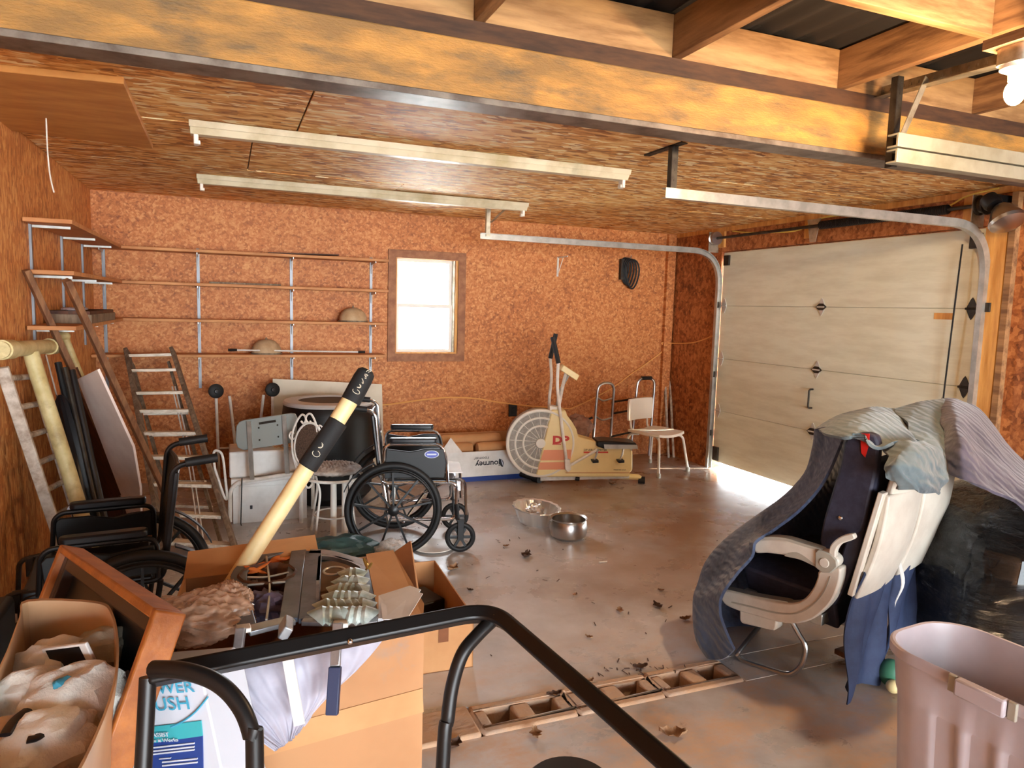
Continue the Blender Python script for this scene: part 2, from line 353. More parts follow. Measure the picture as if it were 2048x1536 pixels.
# ============================================================ THE SETTING
XL, XR, YB, ZC, YF = -1.0, 4.63, 6.73, 2.45, -6.0
def floor_mat():
    m = bpy.data.materials.new('concrete'); m.use_nodes = True; M['concrete'] = m; N = m.node_tree.nodes; L = m.node_tree.links; b = N['Principled BSDF']
    tc = N.new('ShaderNodeTexCoord')
    def nz(s, d, r=.6, st=(1, 1, 1)):
        mp = N.new('ShaderNodeMapping'); mp.inputs['Scale'].default_value = st; L.new(tc.outputs['Object'], mp.inputs[0])
        n = N.new('ShaderNodeTexNoise'); n.inputs['Scale'].default_value = s; n.inputs['Detail'].default_value = d; n.inputs['Roughness'].default_value = r; L.new(mp.outputs[0], n.inputs['Vector']); return n.outputs['Fac']
    def ramp(f, stops):
        c = N.new('ShaderNodeValToRGB'); e = c.color_ramp.elements; e[0].position, e[0].color = stops[0][0], lin(stops[0][1]); e[1].position, e[1].color = stops[-1][0], lin(stops[-1][1])
        for p, q in stops[1:-1]: k = e.new(p); k.color = lin(q)
        L.new(f, c.inputs[0]); return c.outputs[0]
    base = ramp(nz(1.6, 8, .62), [(.3, (150, 144, 140)), (.5, (188, 186, 186)), (.72, (212, 213, 216))])
    # clay dust, heaviest by the old footing and in the near bay
    sx = N.new('ShaderNodeSeparateXYZ'); L.new(tc.outputs['Object'], sx.inputs[0])
    def mr(v, a, b_, c=0, d=1):
        r = N.new('ShaderNodeMapRange'); L.new(v, r.inputs[0]); r.inputs[1].default_value, r.inputs[2].default_value, r.inputs[3].default_value, r.inputs[4].default_value = a, b_, c, d; return r.outputs[0]
    def mm(op, a, c):
        n = N.new('ShaderNodeMath'); n.operation = op; n.use_clamp = True
        for i, q in enumerate((a, c)):
            if hasattr(q, 'links'): L.new(q, n.inputs[i])
            else: n.inputs[i].default_value = q
        return n.outputs[0]
    near = mr(sx.outputs[1], 3.1, 2.3)
    dust = mm('MULTIPLY', mr(nz(2.3, 7, .7, (1, 1.6, 1)), .44, .62), near)
    right_ = mm('MULTIPLY', mr(sx.outputs[0], 1.5, 3.0), mr(nz(1.3, 7, .65), .32, .56))
    def mix(f, a, c):
        x = N.new('ShaderNodeMix'); x.data_type = 'RGBA'; L.new(f, x.inputs[0]); L.new(a, x.inputs[6]); x.inputs[7].default_value = lin(c); return x.outputs[2]
    c = mix(mm('MULTIPLY', right_, .9), base, (140, 106, 72)); c = mix(mm('MULTIPLY', dust, .8), c, (204, 164, 126))
    stain = mr(nz(9, 6, .75), .62, .75); c = mix(mm('MULTIPLY', stain, .6), c, (84, 66, 54))
    L.new(c, b.inputs['Base Color'])
    ro = mm('ADD', mr(nz(2.4, 6), .35, .65, .2, .42), mm('MULTIPLY', dust, .35)); L.new(ro, b.inputs['Roughness']); b.inputs['Specular IOR Level'].default_value = .7
    bp = N.new('ShaderNodeBump'); bp.inputs['Strength'].default_value = .12; bp.inputs['Distance'].default_value = .01; L.new(nz(14, 6, .7), bp.inputs['Height']); L.new(bp.outputs[0], b.inputs['Normal'])
floor_mat()
S = 'structure'
YBL = 2.44   # row of old footing blocks
obj('floor', MB().bb((XL - .15, YBL + .1, -.2), (XR + .2, YB + .15, 0)), 'concrete', kind=S, smooth=False, recenter=False)
obj('floor_near', MB().bb((XL - .15, YF - .1, -.2), (XR + .2, YBL - .1, -.004)), 'concrete', kind=S, smooth=False, recenter=False)
mat('pale_ground', (224, 226, 220), .9)
obj('ground', MB().bb((-12, -12, -.4), (16, 16, -.19)), 'pale_ground', kind=S, smooth=False)
obj('ground_driveway', MB().bb((XR + .2, -3, -.19), (12, 9, -.02)), 'pale_ground', kind=S, smooth=False)
# back wall around the window opening
WX0, WX1, WZ0, WZ1 = 1.50, 2.12, 1.12, 2.05
w = MB(); w.bb((XL - .15, YB, 0), (WX0, YB + .12, 2.9)); w.bb((WX1, YB, 0), (XR + .15, YB + .12, 2.9)); w.bb((WX0, YB, 0), (WX1, YB + .12, WZ0)); w.bb((WX0, YB, WZ1), (WX1, YB + .12, 2.9))
obj('wall_back', w, 'osb_back', kind=S, smooth=False, recenter=False)
obj('wall_left', MB().bb((XL - .12, YF, 0), (XL, YB, 2.9)), 'osb_side', kind=S, smooth=False, recenter=False)
DY0, DY1, DZ = 3.24, 5.90, 2.20
w = MB(); w.bb((XR, DY1 + .02, 0), (XR + .12, YB, 2.9)); w.bb((XR + .056, DY0 - .02, DZ - .06), (XR + .12, DY1 + .02, DZ + .02)); w.bb((XR + .002, DY0 - .02, DZ + .01), (XR + .12, DY1 + .02, 2.9)); w.bb((XR, 2.4, 0), (XR + .12, DY0 - .02, 2.9)); w.bb((XR, YF, 0), (XR + .12, -.4, 2.9)); w.bb((XR, -.4, 2.2), (XR + .12, 2.4, 2.9))
w.bb((XR, -.4, 0), (XR + .12, 2.4, 2.2))
obj('wall_right', w, 'osb_right', kind=S, smooth=False, recenter=False)
w = MB(); w.bb((XL - .12, YF - .12, 0), (-.8, YF, 2.9)); w.bb((4.4, YF - .12, 0), (XR + .12, YF, 2.9)); w.bb((-.8, YF - .12, 2.3), (4.4, YF, 2.9))  # unseen front wall; wide opening added and set back to even the daylight
obj('wall_front', w, 'osb_right', kind=S, smooth=False, recenter=False)
# ceiling of the far bay: OSB sheets with gaps between them
seams_x = [XL, 1.0, 3.3, XR]
cm = MB()
ys = [2.86, 3.92, 5.14, YB]; offs = [(XL, .35, 2.79, XR), (XL, .15, 2.59, XR), (XL, 1.2, 3.64, XR)]
for r in range(3):
    o_ = offs[r]
    for k in range(3):
        dz = random.uniform(-.004, .004)
        cm.bb((o_[k] + .004, ys[r] + .003, ZC + dz), (o_[k + 1] - .004, ys[r + 1] - .003, ZC + .012 + dz))
obj('ceiling', cm, 'osb_ceiling', kind=S, smooth=False, recenter=False)
obj('ceiling_deck', MB().bb((XL - .12, 2.86, ZC + .02), (XR + .12, YB + .12, ZC + .06)), 'dark_plank', kind=S, smooth=False, recenter=False)
# beam between the bays, with its metal flange beneath
obj('ceiling_beam', MB().bb((XL, 2.74, 2.41), (XR, 2.86, 2.62)), 'beam_wood', kind=S, smooth=False, recenter=False, bevel=.006, label='long weathered wooden beam crossing between the two garage bays')
obj('beam_flange', MB().bb((XL, 2.735, 2.385), (XR, 2.875, 2.41)), 'flange', kind=S, smooth=False, recenter=False, bevel=.003)
obj('trim_sill', MB().bb((XL, 2.785, 2.62), (XR, 2.86, 2.71)), 'sill_wood_shaded', kind=S, smooth=False, recenter=False)
# joists and blocking of the near bay
jx = [-.95, 0.0, .93, 1.86, 2.83, 3.80]
for x in jx: obj('ceiling_joist', MB().bb((x, YF, 2.715), (x + .045, 2.95, 2.90)), 'joist_wood', kind=S, smooth=False, recenter=False, bevel=.003)
for a, b in zip(jx[:-1], jx[1:]):
    obj('joist_blocking', MB().bb((a + .047, 2.80, 2.71), (b - .002, 2.845, 2.90)), 'block_wood', kind=S, smooth=False, recenter=False, bevel=.003)
for a, b in ((jx[3], jx[4]), (jx[4], jx[5]), (jx[2], jx[3])):
    obj('joist_blocking', MB().bb((a + .047, 2.03, 2.715), (b - .002, 2.075, 2.90)), 'block_wood', kind=S, smooth=False, recenter=False, bevel=.003)
obj('joist_blocking', MB().bb((jx[5] + .047, 2.80, 2.71), (XR, 2.845, 2.90)), 'block_wood', kind=S, smooth=False, recenter=False, bevel=.003)
rf = MB().sheet(lambda u, v: (XL - .15 + u * (XR - XL + .3), YF - .1 + v * (3.2 - YF + .1), 2.925 + .012 * sin(u * 260)), 260, 2, .004)
obj('roof_deck', rf, 'roof_underside', kind=S, recenter=False)
obj('roof_far', MB().bb((XL - .15, 2.8, 2.93), (XR + .15, YB + .15, 2.96)), 'roof_underside', kind=S, recenter=False)
# right wall: header strip, studs and the post beside the door
obj('trim_header', MB().bb((XR - .02, 3.0, 2.405), (XR, YB, ZC - .002)), 'stud_wood', kind=S, smooth=False, recenter=False)
obj('trim_post', MB().bb((XR - .04, DY0 - .17, 0), (XR, DY0 - .03, 2.2)), 'stud_wood', kind=S, smooth=False, recenter=False)
obj('trim_post_2', MB().bb((XR - .045, DY0 - .22, 0), (XR, DY0 - .18, 2.4)), 'joist_wood', kind=S, smooth=False, recenter=False)
for y in (4.72, 5.87, 3.30): obj('header_stud', MB().bb((XR - .025, y, DZ + .05), (XR, y + .09, 2.405)), 'stud_wood', kind=S, smooth=False, recenter=False)
obj('trim_corner', MB().bb((XR - .12, YB - .05, 0), (XR - .02, YB - .002, ZC - .01)), 'osb_back', kind=S, smooth=False, recenter=False)

# window
win = thing('window_1', None, None, ((WX0 + WX1) / 2, YB, WZ0), kind=S)
def ring(mb, x0, x1, z0, z1, wd, y0, y1):
    mb.bb((x0, y0, z0), (x0 + wd, y1, z1)); mb.bb((x1 - wd, y0, z0), (x1, y1, z1)); mb.bb((x0 + wd, y0, z0), (x1 - wd, y1, z0 + wd)); mb.bb((x0 + wd, y0, z1 - wd), (x1 - wd, y1, z1)); return mb
obj('casing', ring(MB(), 1.43, 2.20, 1.05, 2.11, .075, YB - .02, YB - .001), 'trim_wood', win, smooth=False, bevel=.002)
obj('jamb', ring(MB(), WX0 - .002, WX1 + .002, WZ0, WZ1, .018, YB - .008, YB + .12), 'stud_wood', win, smooth=False)
sa = obj('sash', ring(MB(), WX0 + .02, WX1 - .035, 1.135, 1.60, .03, YB + .05, YB + .075), 'white_plastic', win, smooth=False)
obj('pane', MB().bb((WX0 + .045, YB + .06, 1.16), (WX1 - .06, YB + .064, 1.575)), 'glazing', sa, smooth=False)
sa = obj('sash', ring(MB(), WX0 + .02, WX1 - .035, 1.575, 2.035, .03, YB + .08, YB + .105), 'white_plastic', win, smooth=False)
obj('pane', MB().bb((WX0 + .045, YB + .09, 1.60), (WX1 - .06, YB + .094, 2.01)), 'glazing', sa, smooth=False)
obj('side_track', MB().bb((WX1 - .035, YB + .03, 1.13), (WX1 - .018, YB + .11, 2.04)), 'tin', win, smooth=False)

# sectional garage door
gd = thing('door_1', None, None, (XR + .03, (DY0 + DY1) / 2, .09), kind=S)
ph = (DZ - .085) / 4
for k in range(4):
    z0 = .085 + k * ph
    p = obj('door_panel', MB().bb((XR + .012, DY0, z0 + .0008), (XR + .05, DY1, z0 + ph - .0008)), 'door_paint', gd, smooth=False, bevel=.004)
for k in (1, 2, 3): obj('joint_seal', MB().bb((XR + .03, DY0, .085 + k * ph - .02), (XR + .056, DY1, .085 + k * ph + .02)), 'galv_dark', gd, smooth=False)
def diamond(y, z, material, s=1):
    mb = MB(); P = [(0, .075 * s), (.012, .06), (.035 * s, .012), (.035 * s, -.012), (.012, -.06), (0, -.075 * s), (-.012, -.06), (-.035 * s, -.012), (-.035 * s, .012), (-.012, .06)]
    mb.prism(P, (XR + .009, y, z), (0, 1, 0), (0, 0, 1), .005); mb.tube([(XR + .002, y - .04, z), (XR + .002, y + .04, z)], .008, 8); return obj('hinge', mb, material, gd)
for k in (1, 2, 3):
    z = .085 + k * ph
    diamond((DY0 + DY1) / 2 + .02, z, 'hinge_metal'); obj('hinge_knuckle', MB().prism([(-.055, 0), (-.02, .028), (.02, .028), (.055, 0), (.02, -.028), (-.02, -.028)], (XR + .004, (DY0 + DY1) / 2 + .02, z), (0, 1, 0), (0, 0, 1), .012), 'galv_dark', gd); diamond(DY1 - .05, z, 'hinge_metal'); diamond(DY0 + .05, z, 'galv_dark' if k > 1 else 'galv')
for y in (DY0 + .06, DY1 - .06):
    obj('roller_bracket', MB().bb((XR - .01, y - .04, DZ - .13), (XR + .012, y + .04, DZ - .03)), 'galv_dark', gd, bevel=.003)
    obj('roller_bracket', MB().bb((XR - .01, y - .04, .10), (XR + .012, y + .04, .24)), 'galv_dark', gd, bevel=.003)
hy = (DY0 + DY1) / 2 + .05; hz = .085 + 2 * ph - .25
obj('door_handle', MB().tube(fillet([(XR + .012, hy, hz + .08), (XR - .03, hy, hz + .08), (XR - .03, hy, hz - .08), (XR + .012, hy, hz - .08)], .02), .008), 'galv_dark', gd)
obj('maker_plate', MB().bb((XR + .008, 3.42, 1.595), (XR + .012, 3.56, 1.64)), 'stud_wood', gd, smooth=False)
obj('threshold', MB().bb((XR + .02, DY0 - .05, -.1), (XR + .25, DY1 + .05, -.03)), 'concrete_block', gd, smooth=False)
# ============================================================ FIXTURES AND HARDWARE OVERHEAD
def fixture(x0, x1, y, label):
    t = thing('strip_light', label, 'light fixture', ((x0 + x1) / 2, y, ZC - .06), group=None)
    mb = MB(); mb.prism([(-.05, 0), (-.062, .03), (.062, .03), (.05, 0)], (x0 + (x1 - x0) / 2, y, ZC - .035), (0, 1, 0), (0, 0, 1), x1 - x0)
    mb.prism([(-.028, -.032), (-.048, 0), (.048, 0), (.028, -.032)], (x0 + (x1 - x0) / 2, y, ZC - .033), (0, 1, 0), (0, 0, 1), x1 - x0 - .01)
    obj('housing', mb, 'fixture_paint', t, bevel=.002)
    for x in (x0 + .03, x1 - .03):
        m = MB(); m.rbox((x, y, ZC - .085), (.022, .055, .05), .008); m.box((x + (.012 if x < 1 else -.012), y, ZC - .100), (.014, .036, .018))
        obj('lamp_holder', m, 'white_plastic', t, bevel=.002)
fixture(-.15, 2.30, 3.90, 'eight foot bare strip light without tubes, the one nearer the wooden beam')
fixture(-.17, 2.31, 5.50, 'eight foot bare strip light without tubes, the one nearer the back wall')
# hatch panel lying against the ceiling at the left
h = MB(); h.poly3([W(-150, 128, z=ZC - .03), W(248, 168, z=ZC - .03), W(306, 298, z=ZC - .03), W(-150, 240, z=ZC - .03)], -.028)
obj('ceiling_hatch', h, 'hatch_ply', label='plain brown board covering an opening in the left of the ceiling', cat='panel', bevel=.003)
st = [W(91, 205, z=ZC), W(93, 255, y=4.05), W(95, 300, y=4.05), W(100, 350, y=4.05), W(108, 385, y=4.05)]
st = [Vector(p) for p in st]; st[0].y = 4.05; st[0].x = st[1].x; st[0].z = ZC + .0
obj('hanging_string', MB().tube(smoothpath(st, 5), .0035, 6), 'white_metal', label='thin pale string hanging from the ceiling at the far left', cat='string')

# overhead door tracks: rounded channel that runs level and curves down beside the door
def track(y, xs, label, side):
    t = thing('door_track', label, 'track', (XR - .06, y, 0))
    path = fillet([(xs, y, 2.20), (XR - .055, y, 2.20), (XR - .055, y, .02)], .34, 16)
    def chan(path):
        mb = MB(); n = len(path)
        prof = [(-.026, -.013), (-.022, -.013), (-.022, .009), (.022, .009), (.022, -.013), (.026, -.013), (.026, .013), (-.026, .013)]
        vs = []; P = [Vector(p) for p in path]
        for i in range(n):
            a = (P[min(i + 1, n - 1)] - P[max(i - 1, 0)]).normalized(); q = Vector((0, 1, 0)); nn = a.cross(q)
            for u, v in prof: vs.append(P[i] + nn * u + q * v * (1 if side > 0 else -1) * 1.4)
        k = len(prof); fs = [(i * k + j, i * k + (j + 1) % k, (i + 1) * k + (j + 1) % k, (i + 1) * k + j) for i in range(n - 1) for j in range(k)]
        fs += [tuple(range(k)), tuple((n - 1) * k + j for j in range(k))[::-1]]
        return mb.add(vs, fs)
    obj('rail', chan(path), 'galv', t)
    for z in (.35, .95, 1.65):
        obj('wall_bracket', MB().bb((XR - .05, y - .02 + side * .03, z), (XR - .002, y + .02 + side * .03, z + .06)), 'galv_dark', t, bevel=.002)
    return t
def angle_iron(mb, a, b, w=.035, t_=.003, upv=(0, 0, 1)):
    a = Vector(a); b = Vector(b); d, q, u = basis(b - a, Vector(upv)); mb.bar(a + q * w / 2, b + q * w / 2, w, t_, upv); mb.bar(a + u * w / 2, b + u * w / 2, t_, w, upv)
    n = max(2, int((b - a).length / .05))
    for i in range(n):
        p = a + (b - a) * ((i + .5) / n); mb.bar(p + u * w * .6 - q * .003, p + u * w * .6 + q * .004, .012, .012, upv)
t = track(DY0 - .06, 2.10, 'galvanised track curving down the near edge of the garage door', -1)
mb = MB(); angle_iron(mb, (2.14, 3.18, 2.19), (2.14, 3.18, 2.45)); obj('hanger', mb, 'galv_dark', t)
mb = MB(); angle_iron(mb, (2.14, 3.45, 2.44), (2.14, 3.10, 2.44), upv=(1, 0, 0)); obj('ceiling_angle', mb, 'galv_dark', t)
t = track(DY1 - .03, 2.05, 'galvanised track curving down the far edge of the garage door', 1)
mb = MB(); angle_iron(mb, (2.10, 5.87, 2.2), (2.10, 5.87, 2.45)); obj('hanger', mb, 'tin', t)
mb = MB(); mb.bar((2.14, 5.87, 2.32), (2.24, 5.72, 2.45), .03, .004); obj('brace', mb, 'tin', t)
# torsion tube, pulleys, cable
t = thing('torsion_bar', 'dark torsion bar with a long spring mounted above the garage door', 'torsion bar', (XR - .09, 4.5, 2.33))
obj('shaft', MB().tube([(XR - .09, DY0 - .02, 2.335), (XR - .09, DY1 + .03, 2.335)], .013, 10), 'galv_dark', t)
sp = MB(); sp.lathe([(.03 + (.004 if i % 2 else 0), i * .008) for i in range(140)], (XR - .09, 3.45, 2.335), (0, 1, 0), 14); obj('spring', sp, 'black_metal', t)
obj('anchor_plate', MB().prism([(-.07, .07), (.07, .07), (.03, -.12), (-.03, -.12)], (XR - .05, 4.68, 2.33), (0, 1, 0), (0, 0, 1), .008), 'tin', t)
for y in (DY1 + .02, DY0 - .03):
    d = MB(); d.lathe([(.02, -.03), (.065, -.028), (.065, -.02), (.045, -.012), (.05, .012), (.065, .02), (.065, .028), (.02, .03)], (XR - .09, y, 2.335), (0, 1, 0), 20); obj('cable_drum', d, 'chrome_dull' if y > 4 else 'galv_dark', t)
    obj('end_plate', MB().bb((XR - .14, y + .035, 2.20), (XR - .02, y + .04, 2.40)), 'tin', t)
obj('pull_rope', MB().tube(smoothpath([(XR - .03, DY0 + .13, 2.1), (XR - .035, DY0 + .14, 1.7), (XR - .03, DY0 + .16, 1.2), (XR - .035, DY0 + .17, .7)], 6), .006, 6), 'black_rubber', label='black cord hanging down the right side of the garage door', cat='cord')
yw = [W(1465, 462, x=XR - .03), W(1500, 465, x=XR - .03), W(1590, 462, x=XR - .03), W(1640, 437, x=XR - .03), W(1720, 428, x=XR - .03), W(1830, 425, x=XR - .03), W(1890, 415, x=XR - .03), W(1935, 392, x=XR - .03), W(1998, 376, x=XR - .03)]
mat('yellow_cable', (232, 204, 96), .5); mat('orange_wire', (228, 168, 96), .6)
obj('electric_cable', MB().tube(smoothpath(yw, 6), .006, 6), 'yellow_cable', label='yellow electric cable running above the garage door', cat='cable')
# flood lamp by the post
c = W(2003, 425, x=XR - .16)
t = thing('flood_lamp', 'glass bulb flood lamp in a black holder beside the top of the garage door', 'lamp', c)
obj('holder', MB().lathe([(.03, -.06), (.05, -.055), (.055, 0), (.045, .02)], c + Vector((.0, .06, .06)), (-.1, -.5, -.5), 18), 'black_plastic', t)
obj('bulb', MB().lathe([(.035, -.05), (.055, -.03), (.105, .065), (.10, .085), (.06, .11), (.01, .125)], c + Vector((0, -.01, .0)), (-.1, -.5, -.8), 22), 'chrome_dull', t)
obj('mount', MB().bb((XR - .16, c.y + .05, c.z + .08), (XR, c.y + .09, c.z + .12)), 'black_plastic', t)
# track of the nearer door, hung from the joists on perforated angle
t = thing('door_track', 'pale double channel of the nearer door hanging under the joists at upper right', 'track', (3.7, 2.5, 2.2))
mb = MB(); x0, x1 = 2.86, 4.60; u, v = (0, 1, 0), (0, 0, 1)
for zz in (2.395, 2.325):
    mb.prism([(-.03, -.031), (.03, -.031), (.03, -.022), (-.018, -.022), (-.018, .022), (.03, .022), (.03, .031), (-.03, .031)], ((x0 + x1) / 2, 2.48, zz + .01), u, v, x1 - x0)
obj('channel', mb, 'channel_paint', t, bevel=.002)
mb = MB(); angle_iron(mb, (2.92, 2.53, 2.30), (2.92, 2.53, 2.715)); obj('hanger', mb, 'galv_dark', t)
mb = MB(); mb.bar((2.89, 2.46, 2.42), (3.02, 2.46, 2.70), .03, .004, (0, 1, 0)); obj('brace', mb, 'tin', t)
mb = MB(); angle_iron(mb, W(1745, 203, z=2.71), W(2110, 108, z=2.60), .06); obj('perforated_angle', mb, 'tin', t)
# bulb in the near bay
bp = W(2030, 182, d=2.55)
t = thing('light_bulb', 'glowing clear bulb in a porcelain holder under the near joists', 'bulb', bp)
obj('socket', MB().lathe([(.055, .09), (.055, .075), (.028, .06), (.026, .035)], bp, (0, 0, 1), 18), 'white_plastic', t)
obj('glass', MB().ell(bp - Vector((0, 0, .005)), (.034, .034, .045)), 'bulb_glow', t)
obj('box', MB().rbox(bp + Vector((0, 0, .12)), (.11, .11, .06), .03), 'tin', t)
obj('mounting_board', MB().bb(bp + Vector((-.08, -.08, .15)), bp + Vector((.35, .08, .185))), 'joist_wood', t)
lamp('bulb_light', 'POINT', bp + Vector((-.02, .0, -.10)), 26, (1, .68, .40), shadow_soft_size=.05)

# ============================================================ LEFT AND BACK SHELVES
SH = [1.975, 1.70, 1.40, 1.105]
SD = .26
TH = .024
def brk(mb, x, y, z, dx, dy, L_=.22):
    mb.bar((x, y, z - .008), (x + dx * L_, y + dy * L_, z - .008), .006, .014)
    s = Vector((dx, dy, 0)); u = Vector((0, 0, 1))
    mb.prism([(0, 0), (L_, 0), (L_, -.010), (.03, -.022), (.010, -.10), (0, -.10)], Vector((x, y, z - .004)), s, u, .004)
bx = [-.62, -.21, .555, 1.27]
bxs = [-.92, -.21, .555, 1.27]
ends = [(-.80, 1.385), (-.80, 1.385), (-.80, 1.37), (-.95, 1.37)]
lbl = ['top', 'second from top', 'third from top', 'lowest']
for k, z in enumerate(SH):
    t = thing('wall_shelf', 'long narrow board shelf on the back wall, %s of four' % lbl[k], 'shelf', (.3, YB - SD / 2, z), group='board shelves along the back wall')
    x0, x1 = ends[k]; dz = .004 * (-1) ** k
    obj('board', MB().bar((XL + .005, YB - .135 , z + TH / 2), (x1, YB - .135, z + TH / 2), .23, TH), 'shelf_wood', t, bevel=.003)
    for x in bxs:
        mb = MB(); brk(mb, x, YB - .016, z, 0, -1); obj('bracket', mb, 'galv', t)
for i, x in enumerate(bxs):
    mb = MB(); mb.bb((x - .012, YB - .014, .82), (x + .012, YB - .001, 2.02))
    obj('shelf_standard', mb, 'standard_metal', label='slotted metal upright on the back wall, %s' % ['in the left corner', 'behind the top of the stepladder', 'above the upended white board', 'nearest the window'][i], cat='shelf upright', group='uprights on the back wall', smooth=False)
ly = [4.70, 5.52, 6.25]
for k in range(3):
    z = SH[k]; t = thing('wall_shelf', 'short board shelf on the left wall, %s of three' % ['top', 'middle', 'lowest'][k], 'shelf', (XL + .14, 5.6, z), group='board shelves on the left wall')
    obj('board', MB().bar((XL + .125, 4.52, z + TH / 2), (XL + .125, YB - .26, z + TH / 2), .23, TH), 'shelf_wood', t, bevel=.003)
    for y in ly:
        mb = MB(); mb.bar((XL + .016, y, z - .008), (XL + .2, y, z - .008), .006, .014); obj('bracket', mb, 'galv', t)
for i, y in enumerate(ly):
    obj('shelf_standard', MB().bb((XL + .001, y - .012, 1.22), (XL + .014, y + .012, 1.98)), 'standard_metal', label='slotted metal upright on the left wall, %s' % ['nearest the camera', 'the middle one', 'nearest the corner'][i], cat='shelf upright', group='uprights on the left wall', smooth=False)
# things on the shelves
obj('thin_board', MB().bar((.35, YB - .15, SH[0] + TH + .006), (.95, YB - .13, SH[0] + TH + .020), .12, .008), 'dark_plank', label='thin dark slat lying on the top back shelf', cat='board')
obj('thin_board', MB().bar((-.12, YB - .2, SH[1] + TH + .008), (.45, YB - .2, SH[1] + TH + .008), .08, .014), 'grey_wood', label='thin grey slat lying on the second back shelf', cat='board')
def cap(cx, cz, label):
    t = thing('dome_shade', label, 'lamp shade', (cx, YB - .14, cz)); c = (cx, YB - .14, cz)
    mb = MB(); mb.lathe([(.125, 0), (.122, .05), (.105, .085), (.07, .115), (.02, .128), (.0, .130)], c, (0, 0, 1), 24, fn=lambda a, z: 1 + .015 * cos(6 * a), cap=True); obj('dome', mb, 'tin_beige', t, bevel=.0)
    obj('rim', MB().torus(Vector(c) + Vector((0, 0, .008)), (0, 0, 1), .128, .007, 30, 6), 'grey_wood', t); obj('finial', MB().lathe([(.012, 0), (.006, .014), (.0, .02)], Vector(c) + Vector((0, 0, .128)), (0, 0, 1), 10), 'grey_wood', t)
mat('tin_beige', (196, 168, 132), .55, var=(170, 138, 100), vs=10)
cap(W(706, 640, y=YB - .14).x, SH[2] + TH, 'round beige dome shade on the third back shelf, by the window')
cap(W(533, 705, y=YB - .14).x, SH[3] + TH, 'round beige dome shade on the lowest back shelf, over the white rod')
t = thing('curtain_rod', 'thin white rod with dark ends lying along the lowest back shelf', 'rod', (.6, YB - .22, SH[3] + TH))
obj('rod', MB().tube([W(462, 700, y=YB - .24), W(722, 704, y=YB - .24)], .007, 8), 'white_metal', t)
for a, b in ((456, 474), (716, 730)): obj('end_cap', MB().tube([W(a, 700 + (a > 600) * 4, y=YB - .24), W(b, 700 + (a > 600) * 4, y=YB - .24)], .012, 8), 'black_plastic', t)
z3 = SH[2] + TH
t = thing('storage_tray', 'shallow cream wooden tray on the left wall shelf', 'tray', (XL + .15, 5.2, z3))
mb = MB(); c = Vector((XL + .13, 5.45, z3)); mb.bb(c + Vector((-.12, -.5, 0)), c + Vector((.12, .5, .055))); obj('tray_body', mb, 'grey_wood', t, bevel=.004)
mb = MB(); mb.bb(c + Vector((-.11, -.49, .055)), c + Vector((.11, .49, .075))); obj('contents', mb, 'dark_plank', t)
for q in range(4): obj('scrap', MB().ell(c + Vector((random.uniform(-.07, .07), -.35 + .13 * q, .08)), (.03, .045, .012), nz=.3, seed=q), 'tote_plastic', t)
for q, (a, b) in enumerate(((1130, 1), )):
    pass
# ============================================================ ON THE BACK WALL
p = W(1117, 514, y=YB - .01)
t = thing('wall_bracket', 'small white shelf bracket left alone high on the back wall', 'bracket', p)
mb = MB(); mb.bb((p.x - .012, YB - .008, p.z - .2), (p.x + .008, YB - .001, p.z)); obj('upright', mb, 'white_metal', t)
mb = MB(); mb.bar((p.x, YB - .006, p.z - .006), (p.x + .015, YB - .19, p.z - .002), .012, .012); mb.bar((p.x, YB - .006, p.z - .18), (p.x + .01, YB - .1, p.z - .012), .006, .006); obj('arm', mb, 'white_metal', t)
p = W(1256, 541, y=YB - .04)
t = thing('coiled_hose', 'loops of dark hose hung high on the back wall', 'hose', p)
for k in range(5):
    mb = MB(); n = 30; ox = (k - 2) * .018
    mb.tube([(p.x + ox + (.045 + .008 * k) * cos(2 * pi * i / n) + .01 * sin(4 * pi * i / n), YB - .03 - .012 * k, p.z - .01 * k + (.13 + .006 * k) * sin(2 * pi * i / n)) for i in range(n)], .009, 8, closed=True); obj('loop', mb, 'black_rubber', t)
obj('tie', MB().bb((p.x - .09, YB - .05, p.z - .1), (p.x - .055, YB - .002, p.z + .12)), 'galv_dark', t); obj('hook', MB().tube([(p.x, YB, p.z + .14), (p.x, YB - .08, p.z + .13), (p.x, YB - .1, p.z + .155)], .006, 6), 'galv', t)
wp = [(748, 812), (800, 806), (850, 799), (900, 795), (950, 797), (1000, 805), (1060, 812), (1140, 818)]
obj('sagging_wire', MB().tube(smoothpath([W(a, b, y=YB - .012) for a, b in wp], 6), .008, 6), 'orange_wire', label='thin orange cord sagging along the back wall below the window', cat='cord')
wp = [(1140, 818), (1180, 800), (1230, 772), (1262, 748), (1300, 722), (1330, 697), (1352, 684)]
obj('sagging_wire', MB().tube(smoothpath([W(a, b, y=YB - .015) for a, b in wp[:-1]] + [Vector((XR - .14, YB - .03, W(1345, 686, y=YB).z)), Vector((XR - .03, YB - .08, W(1362, 686, y=YB).z)), W(1380, 686, x=XR - .03), W(1405, 680, x=XR - .03), W(1425, 672, x=XR - .03)], 6), .007, 6), 'orange_wire', label='thin pale cord climbing into the far right corner', cat='cord')
p = W(1025, 820, y=YB)
t = thing('wall_outlet', 'dark outlet box low on the back wall above the long white carton', 'outlet', p)
obj('plate', MB().bb((p.x - .045, YB - .014, p.z - .065), (p.x + .045, YB - .001, p.z + .065)), 'black_plastic', t, bevel=.003)
for dz in (-.025, .025): obj('socket', MB().bb((p.x - .018, YB - .018, p.z + dz - .015), (p.x + .018, YB - .013, p.z + dz + .015)), 'black_metal', t, bevel=.002)
p = W(1998, 750, x=XR)
t = thing('wall_outlet', 'wooden toned outlet on the right wall beside the garage door post', 'outlet', p)
